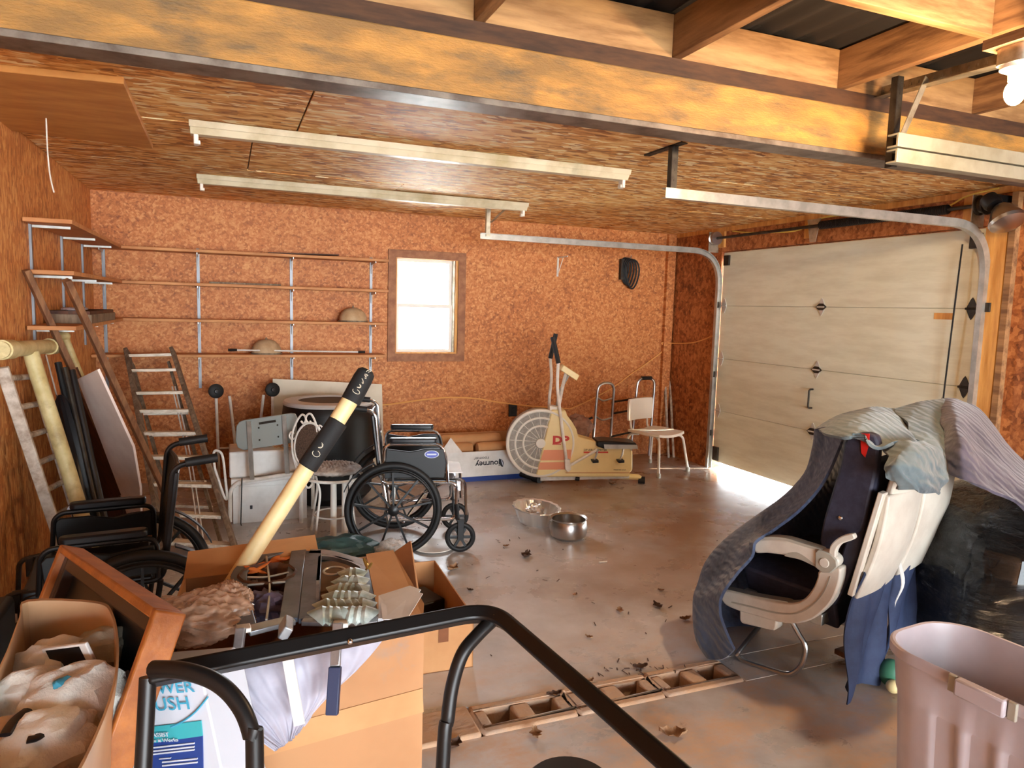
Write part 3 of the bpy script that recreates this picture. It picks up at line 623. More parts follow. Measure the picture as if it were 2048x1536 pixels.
obj('plate', MB().bb((XR - .012, p.y - .04, p.z - .06), (XR - .001, p.y + .04, p.z + .06)), 'trim_wood', t, bevel=.003)
obj('socket', MB().bb((XR - .018, p.y - .018, p.z - .035), (XR - .011, p.y + .018, p.z + .035)), 'black_plastic', t)
for k, (a, b) in enumerate((((1330, 900), (1336, 762)), ((1341, 905), (1346, 762)))):
    lo = W(a[0], a[1], y=YB - .25); lo.z = 0
    hi = W(b[0], b[1], y=YB - .02)
    obj('leaning_pole', MB().tube([(hi.x - .10, YB - .25, .0), (hi.x - .04, YB - .02, hi.z)], .014, 8), 'ladder_white', label='thin white pole leaning in the far right corner, %s' % ['left one', 'right one'][k], cat='pole', group='white poles in the corner')
# ============================================================ STANDING ON THE FAR FLOOR
class PLN:
    "a vertical (or any) plane of a real flat-sided object; hit() gives the point of it seen at a pixel"
    def __init__(s, p, u, v=(0, 0, 1)):
        s.p = Vector(p); s.u = Vector(u).normalized(); v = Vector(v); s.v = (v - s.u * v.dot(s.u)).normalized(); s.n = s.u.cross(s.v)
    def hit(s, px, py):
        d = ray(px, py); return EYE + d * ((s.p - EYE).dot(s.n) / d.dot(s.n))
    def uv(s, px, py):
        q = s.hit(px, py) - s.p; return (q.dot(s.u), q.dot(s.v))
    def at(s, a, b, c=0): return s.p + s.u * a + s.v * b + s.n * c
def zm(ox, oy, k):
    return lambda x, y: (ox + x / k, oy + y / k)
# ---------------- exercise bike
P0 = W(1085, 950, z=.07); P1 = W(1245, 951, z=.07)
bk = PLN(P0, P1 - P0); z5 = zm(1000, 650, 4.389)
t = thing('exercise_bike', 'cream upright exercise bike with big grey flywheel and crossed handle levers', 'exercise bike', (P0 + P1) / 2 * 1.0 - Vector((0, 0, .07)))
cen = bk.hit(*z5(345, 1022)); rr = (bk.hit(*z5(55, 1022)) - cen).length
mat('fan_grey', (150, 144, 134), .5, var=(128, 122, 112), vs=40); mat('fan_rim', (222, 216, 204), .4)
n = bk.n
obj('fan_guard', MB().lathe([(0, -.09), (rr * .93, -.09), (rr, -.06), (rr, .06), (rr * .93, .09), (0, .09)], cen, n, 48), 'fan_grey', t)
fw = t.children[-1]
for q, wd in ((.985, .016), (.76, .011), (.52, .011)): obj('guard_ring', MB().torus(cen - n * -.0 + (-n if n.y > 0 else n) * .088, n, rr * q, wd, 48, 8), 'fan_rim', fw)
fs_ = (-n if n.y > 0 else n)
for k in range(18):
    a = 2 * pi * k / 18; d1 = bk.u * cos(a) + bk.v * sin(a); a2 = a + .25; d2 = bk.u * cos(a2) + bk.v * sin(a2)
    obj('guard_rib', MB().tube([cen + fs_ * .092 + d1 * rr * .17, cen + fs_ * .092 + d2 * rr * .93], .003, 6), 'fan_rim', fw)
obj('hub_cap', MB().lathe([(0, .09), (rr * .15, .09), (rr * .14, .105), (0, .108)], cen, fs_, 24), 'fan_rim', fw)
def bp_(L): return [bk.uv(*z5(*q)) for q in L]
off = bk.n * 0
def slab(name, L, th, material, parent=t, shift=0, bevel=0, pl=bk, zz=z5, **k):
    poly = [pl.uv(*zz(*q)) for q in L]
    return obj(name, MB().prism(poly, pl.p + fs_dir(pl) * shift, pl.u, pl.v, th), material, parent, bevel=bevel, **k)
def fs_dir(pl): return -pl.n if (pl.p - EYE).dot(pl.n) > 0 else pl.n
body = slab('body_shell', [(440, 730), (560, 735), (575, 780), (620, 840), (655, 900), (672, 965), (815, 1005), (1120, 1065), (1140, 1095), (1140, 1255), (1120, 1275), (1110, 1312), (300, 1312)], .2, 'cream', bevel=.012)
sh = .102
slab('stripe', [(372, 1078), (612, 1075), (602, 1165), (343, 1168)], .003, 'salmon', body, sh)
slab('stripe', [(338, 1186), (600, 1181), (590, 1245), (322, 1248)], .003, 'salmon', body, sh)
slab('seam', [(560, 1272), (1130, 1272), (1130, 1278), (560, 1278)], .003, 'cardboard', body, sh)
def ptext(name, s, pl, x, y, h, m_, parent, shift, zz, flip=False, sx=1.0, bold=0):
    o = pl.hit(*zz(x, y)) + fs_dir(pl) * shift; u, v = pl.u, pl.v
    if u.cross(v).dot(fs_dir(pl)) < 0: u = -u
    if flip: u, v = -u, -v
    return text(name, s, o, u, v, h, m_, parent, font_sx=sx, bold=bold)
if bk.u.cross(bk.v).dot(fs_dir(bk)) < 0: pass
ptext('brand_letters', 'DP', bk, 446, 1020, .066, 'red_ink', body, sh, z5, sx=1.25, bold=.005)
slab('underline', [(446, 1025), (520, 1025), (520, 1031), (446, 1031)], .003, 'red_ink', body, sh)
ptext('small_letters', 'DP AIR-GOMETER', bk, 716, 1085, .018, 'ink', body, sh, z5, sx=1.05); slab('underline', [(716, 1092), (928, 1092), (928, 1104), (716, 1104)], .003, 'red_ink', body, sh)
ptext('small_letters', 'MADE IN U.S.A.', bk, 975, 1254, .012, 'ink', body, sh, z5, sx=1.0)
slab('base_rail', [(350, 1325), (1130, 1312), (1130, 1340), (350, 1362)], .06, 'white_metal', bevel=.004)
def bt(name, L, r, m_, shift=0, parent=t, seg=10, pl=bk, zz=z5, sm=True):
    P = [pl.hit(*zz(*q)) + fs_dir(pl) * shift for q in L]
    return obj(name, MB().tube(smoothpath(P, 5) if sm and len(P) > 2 else P, r, seg), m_, parent)
bt('handle_lever', [(570, 1215), (540, 1000), (515, 800), (487, 560), (488, 400), (492, 325)], .014, 'white_metal', .13); lv = t.children[-1]
bt('grip', [(494, 325), (470, 215), (442, 100)], .021, 'black_rubber', .13, lv)
bt('handle_lever', [(455, 1000), (445, 700), (465, 480), (455, 300)], .014, 'white_metal', -.1); lv = t.children[-1]
bt('grip', [(455, 300), (480, 190), (505, 80)], .021, 'black_rubber', -.1, lv)
bt('link_rod', [(575, 1215), (830, 1068)], .013, 'white_metal', .13)
slab('pivot_plate', [(545, 1150), (590, 1150), (602, 1240), (575, 1262), (550, 1240)], .03, 'white_metal', t, .13, bevel=.004)
bt('console_post', [(515, 720), (545, 560), (580, 420)], .016, 'white_metal'); bt('console_stay', [(500, 720), (520, 600), (600, 440)], .012, 'galv')
slab('console', [(548, 345), (686, 436), (660, 482), (520, 390)], .16, 'cream', t, bevel=.006)
slab('collar', [(425, 700), (520, 712), (520, 775), (425, 760)], .12, 'fan_rim', t, .02, bevel=.004)
slab('seat', [(820, 995), (900, 990), (1160, 1010), (1172, 1058), (885, 1060), (822, 1040)], .22, 'black_vinyl', t, .04, bevel=.012)
slab('seat_side_trim', [(880, 1020), (1165, 1024), (1172, 1058), (885, 1058)], .006, 'galv', t, .155)
for x in (815, 1035):
    bt('pedal_arm', [(x + 15, 1062), (x + 5, 1110), (x - 15, 1165)], .008, 'chrome_dull', .14); slab('pedal', [(x - 42, 1152), (x + 15, 1150), (x + 15, 1172), (x - 35, 1175)], .07, 'black_plastic', t, .15, bevel=.003)
rf0 = bk.hit(*z5(1120, 1330)); q = W(1283, 960, z=.035)
dirf = (q - rf0); dirf.z = 0; dirf.normalize()
obj('rear_foot', MB().tube([rf0 - dirf * .25 + Vector((0, 0, -.0)), rf0 + dirf * .1, q], .028, 12), 'cream', t)
obj('foot_cap', MB().tube([q - dirf * .03, q + dirf * .03], .034, 12), 'black_rubber', t)
lf = W(1074, 957, z=.035); obj('front_foot', MB().tube([lf, lf + Vector((-.08, .20, 0))], .028, 12), 'black_metal', t); obj('foot_cap', MB().tube([lf - Vector((-.01, .04, 0)), lf + Vector((-.015, .04, 0))], .036, 12), 'black_rubber', t)
bt('adjust_knob', [(655, 1340), (690, 1345)], .02, 'black_plastic', .03)
mat('rag', (150, 112, 92), .9, var=(110, 76, 60), vs=12)
c = bk.hit(*z5(740, 940)) - fs_dir(bk) * .25
obj('crumpled_cloth', MB().ell(c, (.13, .09, .12), nz=.35, ns=2.4, seed=2, seg=28, ring=18), 'rag', label='crumpled brown cloth draped behind the body of the exercise bike', cat='cloth')
obj('cloth_stick', MB().tube([c + Vector((.0, 0, .0)), bk.hit(*z5(780, 900)) - fs_dir(bk) * .3, bk.hit(*z5(870, 855)) - fs_dir(bk) * .3], .012, 8), 'black_rubber', label='short dark rod rising behind the exercise bike seat', cat='rod')

# ---------------- walking frame behind the chair
t = thing('walking_frame', 'folding metal walking frame standing behind the white shower chair', 'walking frame', (4.05, 6.25, 0))
wy = 6.25
def wp(px, py, y): return W(px, py, y=y)
a0, a1 = wp(1190, 880, 6.05), wp(1222, 880, 6.42)
def arch(xa, xb, y, zt, xt=.0):
    A, B = wp(xa, 880, y).x, wp(xb, 880, y).x
    return fillet([Vector((A - .05, y, .02)), Vector((A, y, zt)), Vector((B, y, zt)), Vector((B - .01, y + .03, .02))], .09)
side = arch(1192, 1224, 6.30, .86); sd2 = arch(1270, 1304, 6.52, .88)
obj('side_frame', MB().tube(side, .014, 10), 'chrome_dull', t); obj('side_frame', MB().tube(sd2, .014, 10), 'chrome_dull', t)
m1 = Vector(((sd2[0].x + sd2[-1].x) / 2 + .03, 6.52, .88)); obj('grip', MB().tube([m1 - Vector((.06, 0, 0)), m1 + Vector((.06, 0, 0))], .02, 10), 'black_rubber', t)
for z in (.66, .54, .30): obj('crossbar', MB().tube([(side[-1].x, 6.31, z), (sd2[0].x + .03, 6.52, z)], .011, 8), 'galv_dark', t)
for z in (.70, .50): obj('crossbar', MB().tube(smoothpath([(side[0].x + .035, 6.30, z + .02), ((side[0].x + side[-1].x) / 2, 6.30, z - .02), (side[-1].x, 6.31, z)], 5), .009, 8), 'chrome_dull', t)

# ---------------- white shower chair
def shower_chair(t, seat_m, back_m, fr_m, w_=.42, d_=.38, sh_=.45, back=(.60, .82), back_w=.38, leg_splay=.05):
    b = MB(); pts = []
    def seatf(u, v):
        x = (u - .5) * d_; y = (v - .5) * w_; r = max(abs(u - .5), abs(v - .5)) * 2
        x *= 1 - .08 * (abs(v - .5) * 2) ** 4; y *= 1 - .08 * (abs(u - .5) * 2) ** 4
        return (x, y, sh_ + .012 * sin(pi * u * 2) * .3 - .018 * (1 - (2 * v - 1) ** 2) + .012)
    b.sheet(seatf, 14, 14, .028); obj('seat', b, seat_m, t, local=True, bevel=.004)
    for sy in (1, -1):
        for sx in (1, -1):
            L_ = fillet([(sx * d_ * .25, sy * w_ * .3, sh_ - .03), (sx * d_ * .44, sy * w_ * .44, sh_ - .035), (sx * (d_ * .44 + leg_splay), sy * (w_ * .44 + leg_splay), .02)], .06)
            l = obj('leg', MB().tube(L_, .0135, 10), fr_m, t, local=True); obj('foot_tip', MB().lathe([(.02, 0), (.021, .035), (.016, .045)], L_[-1] - Vector((0, 0, .02)), (0, 0, 1), 12), 'seat_grey', l, local=True)
        obj('back_post', MB().tube(fillet([(0, sy * w_ * .3, sh_ - .03), (-d_ * .5, sy * w_ * .3, sh_ - .01), (-d_ * .58, sy * w_ * .33, back[1] - .03)], .05), .011, 8), fr_m, t, local=True)
    bb = MB().sheet(lambda u, v: (-d_ * .58 + .025 + .035 * (v - .5) ** 2 * 4 * -0 - .05 * (1 - (2 * v - 1) ** 2) * .5, (v - .5) * back_w * (1 - .05 * abs(2 * u - 1) ** 5), back[0] + (back[1] - back[0]) * u), 12, 12, .022)
    o = obj('backrest', bb, back_m, t, local=True, bevel=.004); return o
bkp = W(1318, 925, z=0); az = R(160)
t = thing('shower_chair', 'white plastic shower chair with a back, standing right of the exercise bike', 'chair', W(1308, 940, z=0), rz=R(-70))
shower_chair(t, 'white_plastic', 'white_plastic', 'white_metal', w_=.44, d_=.42, sh_=.40, back=(.49, .71), back_w=.40)

# ---------------- long white carton with brown rolls
lb = PLN(W(960, 962, z=0), (1, -.02, 0)); zc = zm(0, 0, 1)
t = thing('long_carton', 'long low white carton printed journey roomer upside down, under the window', 'box', lb.p)
x0 = W(845, 962, z=0).x; x1 = W(1075, 945, y=lb.p.y).x; yb = lb.p.y; h_ = W(960, 903, y=yb).z; dp = .34
mb = MB(); mb.bb((x0, yb, 0), (x1, yb + .012, h_)); obj('front_panel', mb, 'paper_white', t, smooth=False)
obj('blue_band', MB().bb((x0 + .002, yb - .002, 0), (x1, yb + .001, .045)), 'navy', t, smooth=False)
mb = MB(); mb.bb((x0, yb + .012, 0), (x1, yb + dp, .01)); mb.bb((x0, yb + dp - .01, 0), (x1, yb + dp, h_ + .12)); mb.bb((x0, yb + .012, .01), (x0 + .01, yb + dp - .01, h_)); mb.bb((x1 - .01, yb + .012, .01), (x1, yb + dp - .01, h_ + .02)); obj('inner_panels', mb, 'cardboard', t, smooth=False)
obj('flap', MB().poly3([(W(880, 900, y=yb).x, yb, h_), (W(925, 898, y=yb).x, yb, h_), (W(905, 870, y=yb).x, yb + .05, h_ + .13)], .004), 'paper_white', t, smooth=False)
o = text('brand_letters', 'journey', (W(1000, 919, y=yb).x, yb - .003, W(1000, 921, y=yb).z), (-1, 0, 0), (0, 0, -1), .052, 'ink', t, font_sx=1.05, bold=.0015)
o = text('brand_letters', 'roomer', (W(978, 917, y=yb).x, yb - .003, W(978, 912, y=yb).z - .004), (-1, 0, 0), (0, 0, -1), .03, 'ink', t, font_sx=1.1)
o.location.z -= .0
p = W(1001, 926, y=yb)
mb = MB(); mb.prism([(.02 * cos(a), .038 * sin(a)) for a in [k * pi / 12 for k in range(24)]], (p.x + .01, yb - .002, p.z), (1, 0, .35), (-.35, 0, 1), .003); obj('logo', mb, 'ink', t)
mb = MB(); mb.prism([(.005 * cos(a) + .004, .034 * sin(a)) for a in [k * pi / 12 for k in range(24)]], (p.x + .013, yb - .004, p.z), (1, 0, .35), (-.35, 0, 1), .003); obj('logo_stroke', mb, 'print_white', t)
for k, (xa, xb, yy) in enumerate(((860, 945, .14), (952, 1020, .12), (880, 1000, .25))):
    a = W(xa, 880, y=yb + yy); b = W(xb, 880, y=yb + yy); z = h_ - .0
    mb = MB(); mb.lathe([(.02, 0), (.055, .01), (.062, .05), (.062, (b.x - a.x) - .05), (.055, (b.x - a.x) - .01), (.02, (b.x - a.x))], (a.x, yb + yy, z + (.0 if k < 2 else .06)), (1, 0, 0), 16)
    obj('paper_roll', mb, 'cardboard', label=['brown padded roll in the long carton, left one in front', 'brown padded roll in the long carton, right one in front', 'brown padded roll in the long carton, the one behind'][k], cat='roll', group='rolls in the long carton')

# ---------------- black barrel, board behind, boxes
c = W(657, 905, z=0) ; c = W(657, 801, z=.80); c.z = 0
rb = (W(748, 801, z=.80) - W(657, 801, z=.80)).length
t = thing('plastic_barrel', 'large round black plastic barrel with a wide pale rim', 'barrel', c)
mb = MB(); mb.lathe([(rb * .80, 0), (rb * .95, .06), (rb * 1.0, .35), (rb * 1.0, .68), (rb * .97, .77), (rb * .90, .80)], c, (0, 0, 1), 48); obj('body', mb, 'black_plastic', t)
mb = MB(); mb.lathe([(rb * .97, .775), (rb * .98, .79), (rb * .95, .806), (rb * .68, .812), (rb * .66, .80), (rb * .62, .72), (rb * .1, .70), (0, .70)], c, (0, 0, 1), 48, cap=False); obj('rim', mb, 'barrel_rim' if 'barrel_rim' in M else 'galv_dark', t)
mat('board_paint', (216, 206, 184), .5, var=(200, 188, 164), vs=3)
a = W(545, 757, y=6.62); b = W(763, 768, y=6.62)
obj('white_board', MB().poly3([(a.x, 6.45, .02), (b.x, 6.45, .02), (b.x, 6.60, b.z), (a.x, 6.60, a.z)], .02), 'board_paint', label='cream panel leaning on the back wall behind the black barrel', cat='board', smooth=False)
q = W(540, 1042, z=0)
mat('box_lines', (150, 148, 144), .6)
t = thing('white_carton', 'white carton on the floor behind the grey shower chair, at the bottom of the stack', 'box', q)
mb = MB(); x0, x1 = W(466, 1042, z=0).x, W(616, 1042, z=0).x; yq = q.y; hh = W(540, 957, y=yq).z
mb.bb((x0, yq, 0), (x1, yq + .34, hh)); obj('carton', mb, 'paper_white', t, bevel=.003)
mb = MB(); mb.bb((x0 - .01, yq - .01, hh - .05), (x1 + .01, yq + .35, hh + .01)); obj('lid', mb, 'paper_white', t, bevel=.004)
obj('black_mark', MB().bb((W(500, 1018, y=yq).x, yq - .003, W(500, 1018, y=yq).z), (W(505, 1018, y=yq).x, yq, W(500, 1011, y=yq).z)), 'ink', t)
t = thing('foam_box', 'pale foam box behind the grey shower chair, on top of the white carton', 'box', (q.x, yq + .2, hh + .01))
xa, xb = W(447, 900, y=yq + .1).x, W(598, 900, y=yq + .1).x; hb = W(520, 897, y=yq + .12).z
mb = MB(); mb.bb((x0 - .02, yq + .03, hh + .012), (xb, yq + .36, hb)); obj('foam_body', mb, 'paper_white', t, bevel=.01)
t = thing('rope_coil', 'tangled white cord lying on the pale foam box', 'cord', (q.x, yq + .1, hb))
for k in range(9):
    cx_, cy_ = q.x + random.uniform(-.12, .14), yq + .14 + random.uniform(-.04, .08); r_ = random.uniform(.04, .1)
    obj('strand', MB().tube([(cx_ + r_ * cos(2 * pi * i / 18) * (1 + .2 * sin(3 * i)), cy_ + r_ * .7 * sin(2 * pi * i / 18), hb + .012 + .008 * sin(i * 1.7 + k) + .004 * k) for i in range(18)], .005, 6, closed=True), 'cardboard' if k % 3 == 0 else 'white_metal', t)

# ---------------- grey shower chair seen from behind
lc = W(463, 1052, z=0)
gy = PLN(W(530, 1050, z=0), (1, -.35, 0)); zg = zm(400, 700, 3.413)
t = thing('shower_chair', 'grey backed shower bench with white tube frame, seen from behind beside the stepladder', 'chair', gy.p)
def gp(x, y): return gy.hit(*zg(x, y))
P = [gp(250, 520), gp(270, 490), gp(300, 478), gp(620, 430), gp(650, 435), gp(664, 462), gp(655, 600), gp(620, 635), gp(300, 682), (gp(260, 665)), gp(245, 620)]
mat('back_grey', (142, 148, 144), .5)
bo = obj('backrest', MB().prism([((p - gy.p).dot(gy.u), (p - gy.p).dot(gy.v)) for p in P], gy.p, gy.u, gy.v, .022), 'back_grey', t, bevel=.005)
fd = fs_dir(gy)
obj('hand_slot', MB().prism([((p - gy.p).dot(gy.u), (p - gy.p).dot(gy.v)) for p in (gp(405, 492), gp(520, 474), gp(522, 490), gp(407, 508))], gy.p + fd * .011, gy.u, gy.v, .004), 'galv_dark', bo)
for x, y in ((405, 530), (532, 510), (410, 612), (538, 590)): obj('screw', MB().ell(gp(x, y) + fd * .012, (.006, .006, .006), seg=8, ring=6), 'galv_dark', bo)
for xa, ya, xb, yb_ in ((340, 485, 362, 880), (580, 445, 602, 840)):
    obj('back_post', MB().bar(gp(xa, ya) + fd * .018, gp(xb, yb_) + fd * .018, .03, .012, gy.n), 'galv', t)
rear = [gp(205, 1185), gp(205, 960), gp(250, 905), gp(640, 842), gp(690, 900), gp(690, 1180)]
rear[0].z = .02; rear[-1].z = .02
obj('rear_leg_frame', MB().tube(fillet(rear, .05), .014, 10), 'white_metal', t)
fr = [p - fd * .36 for p in rear]; fr[0].z = fr[-1].z = .02
obj('front_leg_frame', MB().tube(fillet(fr, .05), .014, 10), 'white_metal', t)
loop = [gp(95, 700), gp(125, 690), gp(155, 730), gp(175, 900), gp(185, 1010), gp(165, 1000), gp(125, 880), gp(100, 800)]
obj('arm_loop', MB().tube(smoothpath(loop, 5, True), .009, 8, closed=True), 'white_metal', t)
s0, s1 = gp(215, 915), gp(680, 850)
obj('seat', MB().poly3([s0 + fd * .0, s1, s1 - fd * .38, s0 - fd * .38], .022), 'paper_white', t, bevel=.006)
obj('strap', MB().tube([gp(293, 870) + fd * .02, gp(285, 1180) + fd * .02, gp(300, 1240) + fd * .02], .004, 6), 'black_rubber', t)

# ---------------- white wire parlour chair with woven cushion
d0 = 4.8
sc = W(668, 962, d=d0); sc.z = .46
t = thing('wire_chair', 'white scrolled wire parlour chair with oval mesh back and round woven cushion', 'chair', (sc.x, sc.y, 0))
rs = .19
obj('seat_ring', MB().torus(sc + Vector((0, 0, -.03)), (0, 0, 1), rs, .010, 40, 8), 'white_metal', t)
mb = MB()
def cush(u, v):
    a = 2 * pi * v; r = rs * .98 * u
    return (sc.x + r * cos(a), sc.y + r * sin(a), sc.z + .018 + .03 * sqrt(max(0, 1 - u ** 4)) + .012 * sin(r * cos(a) * 150) * sin(r * sin(a) * 110 + r * cos(a) * 40) * (1 - u ** 6))
mb.sheet(cush, 22, 60, .03); mat('cushion', (150, 138, 128), .8, var=(196, 188, 180), vs=25); obj('cushion', mb, 'cushion', t, ang=2)
wb = PLN(W(620, 900, d=4.85), (.72, -.69, 0)); zb = zm(400, 700, 3.413)
def wb_(x, y): return wb.hit(*zb(x, y))
ov = [wb_(740 + 92 * cos(a) + 12 * sin(a), 645 - 148 * sin(a)) for a in [2 * pi * k / 30 for k in range(30)]]
obj('back_hoop', MB().tube(ov, .009, 8, closed=True), 'white_metal', t); bhp = t.children[-1]
mat('cane', (104, 82, 66), .7, var=(60, 44, 36), vs=120, bump=.6, bs=160)
obj('cane_panel', MB().prism([((p - wb.p).dot(wb.u), (p - wb.p).dot(wb.v)) for p in ov], wb.p, wb.u, wb.v, .008), 'cane', bhp)
outer = [wb_(700, 830), wb_(640, 740), wb_(628, 600), wb_(650, 510), wb_(690, 445), wb_(715, 450), wb_(722, 480), wb_(705, 500), wb_(690, 485)]
obj('scroll', MB().tube(smoothpath(outer, 5), .007, 8), 'white_metal', t)
outer = [wb_(800, 560), wb_(790, 500), wb_(760, 440), wb_(735, 440), wb_(722, 470), wb_(740, 500), wb_(755, 485)]
obj('scroll', MB().tube(smoothpath(outer, 5), .007, 8), 'white_metal', t)
for L_ in ([(650, 600), (625, 610), (610, 585), (622, 560), (640, 570)], [(805, 575), (830, 565), (835, 530), (815, 515), (808, 535)], [(700, 830), (660, 810), (650, 780), (640, 740)]):
    obj('scroll', MB().tube(smoothpath([wb_(*q) for q in L_], 5), .006, 8), 'white_metal', t)
obj('back_stay', MB().tube(smoothpath([wb_(690, 800), wb_(700, 870), wb_(715, 940), sc + Vector((-rs, 0, -.03))], 5), .008, 8), 'white_metal', t)
obj('back_stay', MB().tube(smoothpath([wb_(770, 785), wb_(800, 850), sc + Vector((-rs * .5, rs * .8, -.03))], 5), .008, 8), 'white_metal', t)
for k, a in enumerate((-2.3, -1.0, .7, 2.2)):
    u = Vector((cos(a), sin(a), 0)); q = sc + u * rs
    obj('leg', MB().tube(smoothpath([q + Z3 * -.03, q + u * -.03 + Z3 * -.12, q + u * .0 + Z3 * -.28, Vector((q.x + u.x * .03, q.y + u.y * .03, .01))], 6), .008, 8), 'white_metal', t)
obj('apron_scroll', MB().torus(sc + Vector((-.17, -.06, -.05)), (1, -1, 0), .035, .007, 20, 8), 'white_metal', t)
obj('lower_ring', MB().torus((sc.x, sc.y, .17), (0, 0, 1), .13, .006, 30, 6), 'white_metal', t)
# stacked white tube legs behind the cushion
t = thing('plastic_stand', 'pair of thick white plastic columns standing under the wire chair', 'stand', (sc.x + .06, sc.y - .05, 0))
for dx in (.0, .075): obj('column', MB().lathe([(.03, 0), (.022, .02), (.02, .40)], (sc.x - .01 + dx, sc.y - .05, 0), (0, 0, 1), 16), 'white_plastic', t)
obj('foot_plate', MB().lathe([(.0, 0), (.11, 0), (.10, .015), (0, .018)], (sc.x + .03, sc.y - .05, 0), (0, 0, 1), 24), 'white_plastic', t)
# ---------------- upturned walking frame legs by the wall
t = thing('walking_frame', 'upturned walking frame with round black wheels on two of its legs, by the back wall', 'walking frame', W(480, 930, y=6.3))
for (xa, ya, xb, yb_, ball) in ((432, 787, 437, 925, 1), (459, 792, 475, 925, 0), (527, 790, 512, 925, 0), (545, 784, 546, 925, 1)):
    a = W(xa, ya, y=6.35); b = W(xb, yb_, y=6.35); b = a + (b - a) * (a.z / (a.z - b.z))
    obj('leg', MB().tube([a, b], .012, 8), 'white_metal', t)
    if ball:
        wl = obj('wheel', MB().lathe([(0, -.018), (.048, -.018), (.06, -.01), (.06, .01), (.048, .018), (0, .018)], a + Vector((0, .0, .02)), (.25, -1, .1), 28), 'black_rubber', t)
        obj('wheel_hub', MB().lathe([(0, 0), (.02, 0), (.016, .012), (0, .014)], a + Vector((.005, -.018, .02)), (.25, -1, .1), 14), 'black_metal', wl)
a = W(475, 925, y=6.35); obj('crossbar', MB().tube([(W(437, 900, y=6.35).x, 6.35, .35), (W(546, 900, y=6.35).x, 6.35, .35)], .010, 8), 'chrome_dull', t)

# ---------------- wheelchairs
def wheel(t, y, side, rm='black_plastic', sp=9):
    w = obj('drive_wheel', MB().torus((0, y, .305), (0, 1, 0), .284, .021, 56, 12), 'black_rubber', t, local=True)
    mb = MB(); mb.torus((0, y, .305), (0, 1, 0), .262, .012, 56, 8); obj('rim', mb, rm, w, local=True)
    mb = MB(); mb.torus((0, y + side * .035, .305), (0, 1, 0), .255, .008, 56, 8); obj('push_rim', mb, rm, w, local=True)
    obj('hub', MB().lathe([(.012, -.04), (.03, -.035), (.022, -.01), (.022, .01), (.034, .03), (.012, .04)], (0, y, .305), (0, side, 0), 20), 'black_metal', w, local=True)
    for k in range(sp):
        a = 2 * pi * k / sp + .2; obj('spoke', MB().bar((.02 * cos(a), y + side * .01, .305 + .02 * sin(a)), (.258 * cos(a), y, .305 + .258 * sin(a)), .012, .018, (0, 1, 0)), rm, w, local=True)
def caster(t, y, x=.43):
    c = obj('caster_wheel', MB().torus((x, y, .1), (0, 1, 0), .083, .017, 36, 10), 'black_rubber', t, local=True)
    for k in range(6):
        a = pi * k / 3; obj('spoke', MB().bar((x, y, .1), (x + .075 * cos(a), y, .1 + .075 * sin(a)), .016, .018, (0, 1, 0)), 'black_plastic', c, local=True)
    obj('hub', MB().lathe([(.018, -.022), (.022, 0), (.018, .022)], (x, y, .1), (0, 1, 0), 14), 'black_plastic', c, local=True)
    mb = MB(); mb.bb((x - .02, y - .032, .09), (x + .02, y - .026, .22)); mb.bb((x - .02, y + .026, .09), (x + .02, y + .032, .22)); mb.bb((x - .025, y - .032, .21), (x + .025, y + .032, .225)); mb.tube([(x - .02, y, .22), (x - .03, y, .32)], .015, 10); obj('fork', mb, 'black_metal', t, local=True, bevel=.002)
